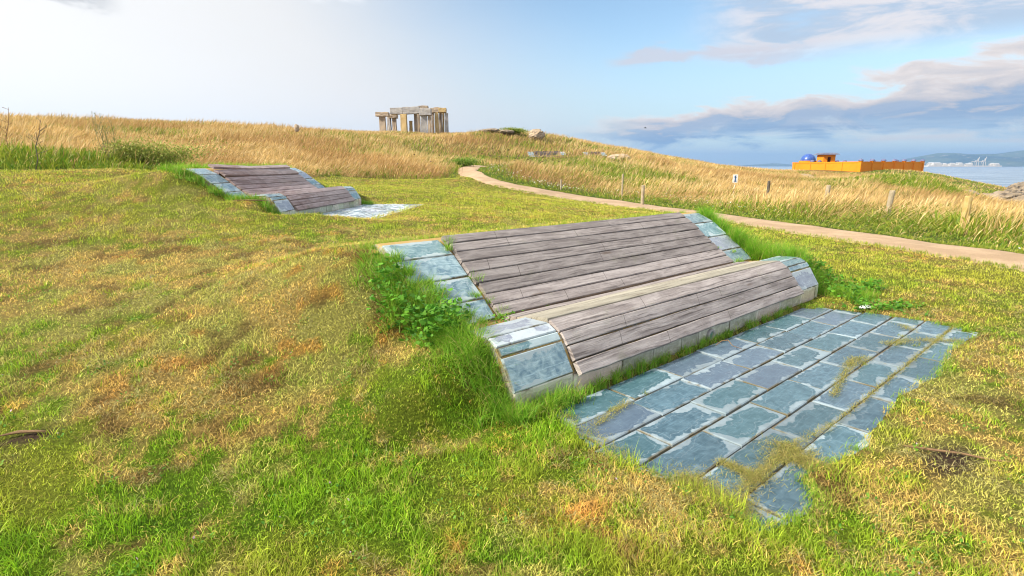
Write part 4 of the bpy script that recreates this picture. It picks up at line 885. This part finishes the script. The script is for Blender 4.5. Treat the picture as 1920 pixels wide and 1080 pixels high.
def build_tall():
    bag = Bag()
    x, y, r = fan(500000, 8.5, 152, 1.92, 1.02)
    x2, y2, r2 = fan(420000, 32, 85, 1.6, 1.02); k = (x2 > 14); x = np.r_[x, x2[k]]; y = np.r_[y, y2[k]]; r = np.r_[r, r2[k]]
    k = ~inpoly(x, y, LAWN) & ~inpoly(x, y, PATH); x, y, r = x[k], y[k], r[k]
    z = H(x, y); k = (z > -2.6) & ~((y-114 > .553*(x-72.2)) & (x > 66)); x, y, r, z = x[k], y[k], r[k], z[k]
    dl = dpoly(x, y, TALL_EDGE); dp = dpoly(x, y, PFs[::4]); tr = dpoly(x, y, TRAIL)
    k = (tr > .75) & ~((y > 56) & (y < 61) & (x > 1) & (x < 7) & (rng.random(len(x)) < .0)); x, y, r, z, dl, dp = x[k], y[k], r[k], z[k], dl[k], dp[k]
    N = len(x); g = tall_green(x, y, dl, dp); isg = rng.random(N) < .06+.86*g
    hv = .50+.36*sst(fbm(x, y, 3.5, 2), .3, .7); hv = hv*np.where(x > 4, 1.02, 1.0)*(1-.45*sst(r, 55, 85))
    hv = hv*(.18+.82*sst(dp+(fbm(x, y+9, .7, 3)-.5)*.9, .15, 2.3)); hv = hv*(.30+.70*sst(dl+(fbm(x+3, y*1.5, .8, 3)-.5)*1.2, -.1, 1.1))
    hv = hv*np.where(isg, .66, 1.0)
    nb = (np.abs(y-51.5) < 5) & (x > at(985, 283, 55)[0]) & (x < at(1080, 283, 55)[0]); nb |= (np.abs(y-51.5) < 5) & (x > at(1122, 283, 55)[0]) & (x < at(1150, 283, 55)[0])
    hv = np.where(nb, .22, hv)
    h = hv*rng.uniform(.65, 1.15, N)
    wind = 1.35+.5*(fbm(x, y, 5, 2)-.5)
    laz = wind+rng.normal(0, .55, N); laz = np.where(isg, rng.random(N)*6.283, laz)
    lean = np.clip(rng.normal(.50, .20, N)+.55*sst(fbm(x+60, y, 2.2, 2), .5, .75), .05, 1.25)
    w = (.0034+.00052*r)*rng.uniform(.6, 1.3, N)*np.where(isg, 1.5, 1)
    gold = cmix((.65, .475, .20), (.47, .32, .12), rng.random(N)); gold = cmix2(gold, (.72, .56, .30), (rng.random(N) < .22)*1.0); gold = gold*(.72+.5*fbm(x, y, .9, 3))[:, None]
    gold = cmix2(gold, (.36, .20, .07), sst(fbm(x+20, y, 6, 2), .45, .7)*.55)
    gr = cmix((.10, .22, .015), (.36, .39, .045), rng.random(N))
    c = np.where(isg[:, None], gr, gold)*rng.uniform(.8, 1.2, N)[:, None]
    b = np.stack([x, y, z-.02], 1)
    tip = np.where(isg[:, None], gr*1.1, c*np.array([1.12, 1.08, 1.0]))
    near = r < 40
    for m, S, wp in ((near, 4, [1, .75, .55, 1.5, 0]), (~near, 2, [1, 1.1, 0])):
        bag.add(*blades(b[m], h[m], w[m], lean[m], laz[m], c[m], S, tipc=tip[m], wprof=wp))
    bag.build('meadow_grass', M_grass, 'tall golden dry grass with green patches covering the hillside meadow', 'tall grass')
    # white umbels and daisies on the verge, dark seed heads
    bag = Bag(); n = 260; t = rng.random(n); A = resample(PFs, 400); i = (t*170+150).astype(int); p = A[i]+rng.normal(0, .1, (n, 2)); nrm = np.array([.9, .35]); p = p+nrm*rnd(.3, 1.6, n)[:, None]
    q = np.array([at(rng.uniform(985, 1060), 345, 27)[:2] for _ in range(60)])+rng.normal(0, .3, (60, 2)); p = np.concatenate([p, q]); n = len(p)
    pos = np.c_[p, H(p[:, 0], p[:, 1])+rng.uniform(.15, .4, n)]
    hexa = np.array([(math.cos(k*math.pi/3), math.sin(k*math.pi/3), .1*(k % 2)) for k in range(6)]+[(0, 0, .25)]); ht = np.array([(k, (k+1) % 6, 6) for k in range(6)])
    leaves(bag, pos, rng.uniform(.014, .028, n), np.tile([.78, .80, .74], (n, 1)), hexa, ht, .5)
    bag.build('verge_flowers', M_leaf, 'small white daisies dotted in the green verge beyond the path', 'flowers')
    bag = Bag(); n = 170; p = at(945, 300, 31)[:2]+rng.normal(0, 1, (n, 2))*np.array([2.1, 1.2]); p = p[~inpoly(p[:, 0], p[:, 1], PATH)]; n = len(p); z = H(p[:, 0], p[:, 1]); hh = rng.uniform(.75, 1.25, n)
    bag.add(*blades(np.c_[p, z], hh, np.full(n, .014), rnd(.05, .3, n), rng.random(n)*6.283, np.tile([.20, .14, .07], (n, 1)), 3))
    leaves(bag, np.c_[p, z+hh*.97], rng.uniform(.03, .055, n), np.tile([.10, .07, .04], (n, 1)), hexa, ht, .6)
    bag.build('dark_seed_heads', M_leaf, 'brown dried flower heads on thin stalks above the golden grass beside the path bend', 'dried flowers')
build_tall()

# ------------------------------------------------------------------ shrubs and stalks
def shrub(center, rad, nleaf, size, c0, c1, label, group=None, sticks=9, tmpl=OVAL, tri=OTRI, bare=.0):
    cx, cy = center; z0 = H1(cx, cy); root = empty('shrub', (cx, cy, z0), label=label, cat='shrub', group=group)
    r_ = random.Random(int(cx*31+cy*7)); bm = bmesh.new(); tips = []
    for k in range(sticks):
        a = r_.random()*6.283; s = r_.uniform(.25, .95); p = Vector((0, 0, -.05)); q = Vector((math.cos(a)*rad[0]*s, math.sin(a)*rad[1]*s, rad[2]*r_.uniform(.7, 1.35)))
        mid = p.lerp(q, .5)+Vector((r_.uniform(-.08, .08), r_.uniform(-.08, .08), .12*rad[2])); pts = [p, p.lerp(mid, .5), mid, mid.lerp(q, .55), q]
        tube(bm, pts, [.010, .008, .006, .004, .002], 5); tips += [q, mid, mid.lerp(q, .5)]
        for j in range(3):
            t_ = r_.uniform(.35, .9); s_ = mid.lerp(q, t_); e_ = s_+Vector((r_.uniform(-.3, .3)*rad[0], r_.uniform(-.3, .3)*rad[1], r_.uniform(.1, .4)*rad[2])); tube(bm, [s_, s_.lerp(e_, .5)+Vector((0, 0, .02)), e_], [.004, .003, .002], 4); tips += [e_]
    bmobj('stem', bm, M_twig, root)
    bag = Bag(); tp = np.array([tuple(t) for t in tips]); n = nleaf; i = rng.integers(0, len(tp), n); sc = rng.random(n)**.6
    p = tp[i]*(.45+.6*sc)[:, None]+rng.normal(0, 1, (n, 3))*np.array(rad)*.17; p[:, 2] = np.abs(p[:, 2])
    leaves(bag, p, rng.uniform(.6, 1.3, n)*size, cmix(c0, c1, rng.random(n))*rng.uniform(.7, 1.2, n)[:, None], tmpl, tri, 1.1)
    bag.build('crown', M_leaf, kind=None, parent=root)
    return root
sp = at(282, 300, 13.6)
shrub((sp[0], sp[1]), (1.5, .7, .46), 8000, .045, (.24, .34, .05), (.50, .50, .13), 'low spreading green leafy shrub at the lawn edge left of the smaller bench')
sp = at(205, 300, 13.2)
shrub((sp[0], sp[1]), (.42, .3, .80), 420, .035, (.22, .24, .08), (.36, .36, .16), 'thin open branching bush left of the leafy shrub', sticks=6)
sp = at(860, 300, 38); shrub((sp[0]+.6, sp[1]), (1.5, 1.0, .40), 2600, .09, (.13, .27, .03), (.30, .42, .06), 'low dark green bush where the gravel path disappears', sticks=10)
sp = at(960, 244, 66)
shrub((sp[0], sp[1]), (2.4, 1.3, .45), 2600, .13, (.14, .26, .02), (.40, .44, .06), 'low green bush on the hilltop between the boulders', sticks=9)
for (px, py, Y, hh, lean, lab) in ((66, 322, 11.5, 1.05, .28, 'dark dead branching stalk standing at the left lawn edge'), (12, 300, 12.5, 1.3, .2, 'tall brown dead stalk at the far left edge of the meadow')):
    p = at(px, py, Y); z0 = H1(p[0], p[1]); bm = bmesh.new(); r_ = random.Random(px)
    pts = [Vector((p[0]+lean*hh*t+.04*math.sin(t*9), p[1], z0-.05+hh*t)) for t in (0, .25, .5, .75, 1)]; tube(bm, pts, [.012, .010, .008, .006, .003], 5)
    for k in range(9):
        t = r_.uniform(.3, .98); s_ = Vector((p[0]+lean*hh*t+.04*math.sin(t*9), p[1], z0-.05+hh*t)); sg = r_.choice((-1, 1)); e_ = s_+Vector((sg*r_.uniform(.05, .2), r_.uniform(-.1, .1), r_.uniform(.04, .16))); tube(bm, [s_, s_.lerp(e_, .6), e_], [.005, .004, .006], 4)
    tag(bmobj('dead_stalk', bm, M_dry if hh > 1.2 else M_postdark), lab, 'dead plant')

# ------------------------------------------------------------------ rocks
def rock(name, px, py, Y, sx, sy, sz, label, seed, group=None, mat=M_rock, sink=.3, jag=.5):
    p = at(px, py, Y); bm = bmesh.new(); bmesh.ops.create_icosphere(bm, subdivisions=4, radius=1)
    for v in bm.verts:
        c = v.co.copy(); n_ = float(fbm(np.array([c.x*1.3+seed]), np.array([c.y*1.3+c.z*1.7+seed*3]), .6, 4)[0])-.5
        f_ = float(fbm(np.array([c.z*2+seed]), np.array([c.x*2-c.y]), .35, 3)[0])-.5
        v.co = Vector((c.x*sx, c.y*sy, c.z*sz))*(1+jag*n_+jag*.5*f_)
    o = bmobj(name, bm, mat, smooth=False); o.location = (p[0], p[1], p[2]-sz*sink); o.rotation_euler = (0, 0, seed)
    return tag(o, label, 'rock', group)
GR = 'boulders on the hilltop'
rock('boulder', 1006, 249, 65, 1.0, .9, .65, 'rounded grey boulder at the right end of the hilltop rocks', 1.3, GR, M_granite, .35)
rock('boulder', 918, 244, 66, 1.2, .8, .22, 'flat dark boulder at the left end of the hilltop rocks', 2.7, GR, M_rock, .2)
rock('boulder', 950, 247, 65, 1.0, .8, .25, 'pale low boulder in the middle of the hilltop rocks, under the green bush', 4.1, GR, M_rock, .1)
rock('boulder', 1160, 296, 55, 1.3, .8, .45, 'brown low boulder on the slope right of the distant blue tiled bench', 5.5, None, M_granite, .1)
rock('boulder', 556, 238, 44, .20, .18, .30, 'small pointed stone on the left skyline', 6.6, None, M_granite, .3, .2)
GC = 'shore rocks beside the sea'
for i, (px, py, Y, a, b, c, lab) in enumerate([(1762, 366, 52, 1.6, 1.2, .8, 'shore rock at the foot of the green mound, leftmost of the shore rocks'), (1795, 370, 50, 1.7, 1.2, .9, 'brown shore rock just right of the green mound'), (1818, 381, 47, 1.2, 1.0, .6, 'low shore rock behind the ochre post'), (1838, 372, 60, 1.0, 1.0, .5, 'small shore rock at the lowest dip of the shoreline'),
        (1862, 372, 58, 1.8, 1.1, .75, 'green topped shore rock left of the tall one'), (1908, 357, 60, 1.1, 1.0, 1.1, 'tallest shore rock near the right edge with a blunt top'), (1885, 371, 56, 1.9, 1.3, .8, 'broad shore rock under the tall blunt one'), (1870, 384, 46, 2.4, 1.2, .55, 'long flat grey shore rock behind the dry grass'), (1925, 384, 44, 1.8, 1.2, .75, 'flat grey shore rock cut by the right edge'), (1950, 384, 52, 2.0, 1.3, .9, 'shore rock beyond the right edge')]):
    rock('shore_rock', px, py, Y, a, b, c, lab, 10+i*1.7, GC, M_rock, .25, .8)

# ------------------------------------------------------------------ posts, sign
def post(px, ptop, Y, wid, label, m, lean=0.0, h=None, hidden=False):
    p = at(px, ptop, Y); z0 = H1(p[0], p[1]); top = p[2] if h is None else z0+h
    bm = bmesh.new(); n_ = 12; r_ = random.Random(px)
    prev = None; hs = [z0-.2, z0+.2, (z0+top)/2, top-.03, top]
    for i, zz in enumerate(hs):
        rr = wid/2*(1 if i < 4 else .86); t = (zz-z0)/(top-z0)
        ring = [bm.verts.new((p[0]+lean*(t-1)*(top-z0)+math.cos(6.283*k/n_)*rr*r_.uniform(.93, 1.05), p[1]+math.sin(6.283*k/n_)*rr*r_.uniform(.93, 1.05), zz+(r_.uniform(-.012, .012) if i == 4 else 0))) for k in range(n_)]
        if prev:
            for k in range(n_): bm.faces.new((prev[k], prev[(k+1) % n_], ring[(k+1) % n_], ring[k]))
        prev = ring
    bm.faces.new(prev); return tag(bmobj('fence_post', bm, m), label, 'post', 'wooden posts along the far side of the path')
post(1817, 367, 13.0, .16, 'thick ochre wooden post, nearest of the posts at the right', M_postyellow)
post(1674, 357, 16.0, .15, 'grey brown post between the ochre post and the pale one', M_post, .08)
post(1554, 347, 20.0, .155, 'pale beige post in dry grass below the orange wall', M_post, .06)
post(1442, 339, 26.0, .13, 'thin dark post right of the white sign', M_postdark)
post(1206, 347, 22.6, .14, 'short round topped post stump left of the white sign', M_post)
post(1168, 326, 26.5, .09, 'thin tall post buried in golden grass left of the short stump', M_post)
post(1052, 337, 27.6, .09, 'small short post in the green verge, leftmost of the posts along the path', M_post)
def sign():
    p = at(1378, 335, 30.); z0 = H1(p[0], p[1]); root = empty('information_sign', (p[0], p[1], z0), label='small white sign board with a blue mark on a thin post in golden grass', cat='sign')
    zt = p[2]-z0; bm = bmesh.new(); tube(bm, [(0, 0, -.2), (0, 0, zt+.1)], .03, 8); bmobj('sign_post', bm, M_white, root)
    bm = bmesh.new(); box(bm, (0, -.05, zt), (.27, .025, .44)); bd = bmobj('panel', bm, M_white, root, .01)
    bm = bmesh.new(); box(bm, (0, -.065, zt), (.075, .006, .20)); bmesh.ops.create_cone(bm, cap_ends=True, segments=3, radius1=.085, radius2=.0, depth=.006, matrix=Matrix.Translation((0, -.065, zt+.13)) @ Matrix.Rotation(math.pi/2, 4, 'X') @ Matrix.Rotation(math.pi/2, 4, 'Z'))
    box(bm, (0, -.0652, zt-.135), (.13, .006, .07)); box(bm, (0, -.0655, zt+.06), (.12, .005, .03)); bmobj('pictogram', bm, M_ink, bd)
sign()

# ------------------------------------------------------------------ stone monument
def block(name, parent, p0, sx, sy, sz, m, rz=0, tilt=0, taper=1.0):
    bm = bmesh.new(); bmesh.ops.create_cube(bm, size=1)
    bmesh.ops.subdivide_edges(bm, edges=bm.edges[:], cuts=3, use_grid_fill=True)
    for v in bm.verts:
        t = v.co.z+.5; k = 1+(taper-1)*t; q = Vector((v.co.x*sx*k, v.co.y*sy*k, v.co.z*sz))
        v.co = q+Vector([random.uniform(-.03, .03) for _ in range(3)])
    o = bmobj(name, bm, m, parent, .03); o.location = (p0[0], p0[1], p0[2]+sz/2); o.rotation_euler = (0, tilt, rz); return o
def monument():
    D = 85.; c = at(775, 247, D); z0 = H1(c[0], c[1]); root = empty('stone_monument', (c[0], c[1], z0), label='monument of tall stone pillars carrying heavy lintel slabs on the grassy skyline', cat='monument')
    q = lambda x, y, d: at(660+x/6, 180+y/6, D+d)-np.array([c[0], c[1], z0])
    pil = [(305, 378, 232, 0, 'g'), (393, 438, 232, 3, 'b'), (450, 500, 250, 3, 'g'), (543, 618, 205, 0, 'o'), (697, 730, 195, 2, 'g'), (733, 765, 195, 4, 'g'), (768, 845, 222, -2, 'b'), (850, 888, 215, -2, 'g'), (890, 922, 190, 0, 'g'), (928, 975, 187, -1, 'o'), (980, 1010, 190, 1, 'g'), (1012, 1035, 187, 1.5, 'o'), (1040, 1082, 192, 0, 'b')]
    M = dict(g=M_granite, b=M_granite2, o=M_granite3); k = D/1037/6
    for x0, x1, yt, d, m in pil:
        t = q((x0+x1)/2, yt, d); sz = t[2]+.8; block('pillar', root, (t[0], t[1], -.8), (x1-x0)*k*.93, .55, sz, M[m], random.uniform(-.15, .15), random.uniform(-.012, .012), .94)
    for x0, x1, yt, yb, d, m, tl in [(273, 415, 187, 232, 0, 'g', .01), (420, 512, 210, 250, 3, 'g', 0), (438, 572, 139, 206, 1, 'b', 0), (576, 762, 129, 203, 1, 'b', -.03), (745, 858, 113, 160, 4, 'g', -.03), (765, 890, 149, 220, -2, 'b', -.03), (888, 980, 137, 188, 0, 'g', -.12), (976, 1060, 139, 188, 0, 'o', .01)]:
        t = q((x0+x1)/2, yb, d); block('lintel', root, (t[0], t[1], t[2]), (x1-x0)*k, 1.2, (yb-yt)*k, M[m], 0, tl)
    t = at(660+660/6, 180+280/6, D+2); h = H1(t[0], t[1]); o = block('standing_stone', None, (t[0], t[1], h-.3), 36*k, .6, t[2]-h+.3, M_granite3, .1, .02, .9); tag(o, 'short lone standing stone seen through the gap under the monument lintels', 'standing stone')
monument()

# ------------------------------------------------------------------ orange walled enclosure
def enclosure():
    C = at(1611, 323.7, 115.); Rr = at(1727, 320, 127.); Ll = at(1486, 319, 135.)
    bz = -.6; top = at(1611, 302.8, 115.)[2]; topR = at(1727, 303.3, 127.)[2]; topL = at(1510, 303.5, 133.)[2]
    c2 = np.array([C[0], C[1]]); r2 = np.array([Rr[0], Rr[1]]); l2 = np.array([Ll[0], Ll[1]]); f2 = r2+(l2-c2)
    root = empty('walled_enclosure', (C[0], C[1], 0), label='orange walled enclosure with small dark domed caps on its pillars at the shore', cat='walled enclosure')
    def wall(a, b, za, zb, frames, caps, w=.35):
        v = b-a; L = np.hypot(*v); d = v/L; nn = np.array([-d[1], d[0]])
        bm = bmesh.new(); V = []
        for s, (p, z) in ((0, (a, za)), (1, (b, zb))):
            for t in (-1, 1):
                for h in (bz, z): V.append(bm.verts.new((p[0]+nn[0]*t*w/2-C[0], p[1]+nn[1]*t*w/2-C[1], h)))
        for f in ((0, 1, 5, 4), (2, 6, 7, 3), (1, 3, 7, 5), (0, 4, 6, 2), (0, 2, 3, 1), (4, 5, 7, 6)): bm.faces.new([V[i] for i in f])
        bmesh.ops.recalc_face_normals(bm, faces=bm.faces); bmobj('wall', bm, M_orange, root)
        # coping strip, and pilasters that stand proud of the face
        rz = math.atan2(d[1], d[0]); bm = bmesh.new(); mid = (a+b)/2; zm = (za+zb)/2; til = math.atan2(zb-za, L)
        box(bm, (mid[0]-C[0], mid[1]-C[1], zm-.12), (L, w+.14, .26), Matrix.Rotation(rz, 4, 'Z') @ Matrix.Rotation(-til, 4, 'Y')); bmobj('coping', bm, M_orange, root)
        for k, f in enumerate(frames):
            p = a+v*f; z = za+(zb-za)*f; hgt = z-bz+(.14 if caps[k] else -.02); bm = bmesh.new(); box(bm, (p[0]-C[0], p[1]-C[1], bz+hgt/2), (.62 if caps[k] else .3, w+.26, hgt), Matrix.Rotation(rz, 4, 'Z')); pl = bmobj('pillar', bm, M_orange, root)
            if caps[k]:
                bm = bmesh.new(); bmesh.ops.create_uvsphere(bm, u_segments=14, v_segments=8, radius=1, matrix=Matrix.Translation((p[0]-C[0], p[1]-C[1], z+.14)) @ Matrix.Diagonal((.52, .52, .46, 1)))
                bmesh.ops.delete(bm, geom=[q for q in bm.verts if q.co.z < z+.12], context='VERTS'); bmobj('cap', bm, M_cap, pl, smooth=True)
    wall(c2, r2, top, topR, [0, .17, .345, .52, .68, .84, 1], [1]*7)
    wall(l2, c2, topL-.15, top, [.04, .30, .53, .77], [0]*4)
    wall(l2, f2, topL-.1, topR, [.3, .42, .55, .72, .86], [1]*5); wall(f2, r2, topR, topR, [.33, .66], [1, 1])
    # domed building inside
    p = at(1515, 301.5, 146.); rt = empty('domed_building', (p[0], p[1], 0), label='low orange building under a large blue dome inside the orange wall', cat='building')
    rd = 12.8*146/1037; bm = bmesh.new(); bmesh.ops.create_cone(bm, cap_ends=True, segments=24, radius1=rd*1.18, radius2=rd*1.18, depth=p[2]+.6, matrix=Matrix.Translation((0, 0, (p[2]-.6)/2))); bmobj('wall', bm, M_orange, rt)
    bm = bmesh.new(); bmesh.ops.create_uvsphere(bm, u_segments=32, v_segments=20, radius=rd); bmesh.ops.delete(bm, geom=[v for v in bm.verts if v.co.z < -.05], context='VERTS'); o = bmobj('dome', bm, M_blue, rt, smooth=True); o.location = (0, 0, p[2])
    # open sided kiosk with hipped roof
    D = 141.; p = at(1548, 304, D); k = D/1037; rt = empty('kiosk', (p[0], p[1], 0), label='small square orange turret with overhanging grey hipped roof beside the blue dome', cat='turret')
    zt = at(1548, 290, D)[2]; wd = 22*k; bm = bmesh.new(); t_ = .35
    for sx in (-1, 1): box(bm, (sx*(wd/2-t_/2), 0, (zt-.6)/2), (t_, wd, zt+.6))
    for sy in (-1, 1):
        box(bm, (0, sy*(wd/2-t_/2-.003), (zt-2.3-.6)/2), (wd-2*t_, t_, zt-2.3+.6)); box(bm, (0, sy*(wd/2-t_/2-.003), zt-.3), (wd-2*t_, t_, .6))
        for sx in (-1, 1): box(bm, (sx*(wd/2-t_-.35), sy*(wd/2-t_/2-.003), zt-1.45), (.7, t_, 1.72))
    bmobj('wall', bm, M_orange, rt); rw = 33*k/2
    bm = bmesh.new(); bmesh.ops.create_cone(bm, cap_ends=True, segments=4, radius1=rw*1.414, radius2=rw*.95, depth=.45, matrix=Matrix.Translation((0, 0, zt+.22)) @ Matrix.Rotation(math.pi/4, 4, 'Z')); bmobj('roof', bm, M_roof, rt)
enclosure()

# ------------------------------------------------------------------ far port, cranes, marker, bird
def port():
    D = 4300.; k = D/1037; zs = -6
    a, b = at(1735, 312, D), at(1872, 312, D); bm = bmesh.new(); r_ = random.Random(3)
    box(bm, ((a[0]+b[0])/2, D, zs+4), (b[0]-a[0], 60, 12)); tag(bmobj('quay', bm, M_crane), 'long pale harbour quay across the bay', 'quay')
    for i in range(26):
        px = r_.uniform(1742, 1818) if i < 22 else r_.uniform(1846, 1868); w_ = r_.uniform(15, 42); h_ = r_.uniform(6, 20); p = at(px, 312, D+r_.uniform(0, 20)); y_ = D+r_.uniform(-20, 25)
        bm = bmesh.new(); box(bm, (p[0], y_, zs+10+h_/2-.5), (w_, 24, h_))
        o0 = empty('warehouse', (0, 0, 0), label='tiny pale harbour shed on the far quay, one of a hazy row', cat='warehouse', group='sheds on the far quay')
        bmobj('wall', bm, M_crane, o0); bm = bmesh.new(); tube(bm, [(p[0]-w_/2, y_, zs+10+h_-2), (p[0]+w_/2, y_, zs+10+h_-2)], 7.5, 3); bmobj('roof', bm, M_white, o0)
    for px, lab in ((1828, 'left pale harbour crane with raised boom across the bay'), (1841, 'right pale harbour crane with raised boom across the bay')):
        p = at(px, 311, D); root = empty('harbour_crane', (p[0], D-10, zs+9), label=lab, cat='crane', group='harbour cranes across the bay')
        for sx in (-1, 1):
            for sy in (-1, 1):
                bm = bmesh.new(); tube(bm, [(sx*10, sy*9, 0), (sx*8.5, sy*8, 30)], 1.6, 6); bmobj('leg', bm, M_crane, root)
        bm = bmesh.new(); box(bm, (-14, 0, 31), (48, 6, 4.5)); box(bm, (-4, 0, 36), (14, 10, 7)); bmobj('girder', bm, M_crane, root)
        bm = bmesh.new(); tube(bm, [(8, 0, 31), (14, 0, 58), (16, 0, 66)], [3.4, 2.6, 1.6], 6); tube(bm, [(2, 0, 33), (6, 0, 52), (14, 0, 60)], 1.3, 5); bmobj('boom', bm, M_crane, root)
port()
p = at(1824, 342, 190); bm = bmesh.new(); tube(bm, [(p[0], p[1], -6.3), (p[0], p[1], -5.2)], [.55, .45], 10); tube(bm, [(p[0], p[1], -5.2), (p[0]+.15, p[1], -3.6)], .09, 6); box(bm, (p[0]+.2, p[1], -3.6), (.4, .12, .5))
tag(bmobj('channel_marker', bm, M_dark), 'small dark marker buoy standing in the sea', 'buoy')
def bird():
    p = at(1210, 240, 60); bm = bmesh.new(); c = Vector(p)
    tube(bm, [c+Vector((-.13, 0, 0)), c+Vector((-.05, 0, .012)), c+Vector((.06, 0, .015)), c+Vector((.12, 0, .0))], [.006, .035, .03, .008], 8)
    for s in (-1, 1):
        a_, b_, d_, e_ = [bm.verts.new(c+Vector(q)) for q in ((.04, s*.02, .02), (-.05, s*.02, .02), (-.08, s*.16, .09), (.02, s*.17, .09))]; f_ = bm.verts.new(c+Vector((-.10, s*.32, .05)))
        bm.faces.new((a_, b_, d_, e_)); bm.faces.new((e_, d_, f_))
    tag(bmobj('bird', bm, M_dark), 'tiny dark bird flying above the right slope of the hill', 'bird')
bird()

# ------------------------------------------------------------------ litter, sticks
def paper(px, py, s, label, seed, z=.012):
    x, y = zp(px, py, 0); bm = bmesh.new(); bmesh.ops.create_grid(bm, x_segments=10, y_segments=7, size=1)
    for v in bm.verts:
        n_ = float(fbm(np.array([v.co.x*2+seed]), np.array([v.co.y*2+seed]), .7, 3)[0]); v.co = Vector((v.co.x*s*(1+.3*(n_-.5)), v.co.y*s*.42*(1+.8*(n_-.5)), z+n_*s*.35))
    o = bmobj('crumpled_paper', bm, M_paper); o.location = (x, y, H1(x, y)); o.rotation_euler = (0, 0, seed)
    sm = o.modifiers.new('thick', 'SOLIDIFY'); sm.thickness = .002
    tag(o, label, 'litter')
paper(1622, 582, .095, 'crumpled white paper lying at the far edge of the slate slabs', .5)
paper(1682, 572, .035, 'small white scrap on the grass right of the slabs', 2.1)
paper(1912, 467, .06, 'white scrap lying beside the gravel path at the right edge', 1.2)
def stick(px, py, z, pts, r, label, m=M_dry):
    x, y = zp(px, py, z); z0 = H1(x, y); bm = bmesh.new(); tube(bm, [Vector((x+a, y+b, z0+.018+c)) for a, b, c in pts], r, 6); tag(bmobj('stick', bm, m), label, 'stick')
stick(1790, 862, 0, [(-.22, .10, 0), (-.10, .03, .012), (.03, .0, .008), (.16, -.06, .0), (.26, -.08, .0)], [.003, .007, .006, .005, .002], 'brown stick lying on the bare soil patch at the right')
stick(50, 832, .16, [(-.10, -.03, 0), (-.03, .0, .006), (.05, .01, .005), (.10, .02, .0)], [.004, .009, .007, .002], 'flat piece of bark on the lawn at the left edge')
stick(470, 417, .62, [(-.28, -.05, 0), (-.08, 0, .01), (.16, .0, .01), (.32, .03, .0)], [.008, .012, .010, .005], 'thin dark stick on the lawn below the smaller bench')
stick(1362, 655, 0, [(-.09, .02, .0), (-.03, .05, .03), (.02, .03, .045), (.03, -.05, .02), (.10, -.08, .0)], [.003, .004, .004, .003, .002], 'curled dry twig on the slate slabs under the near bench')
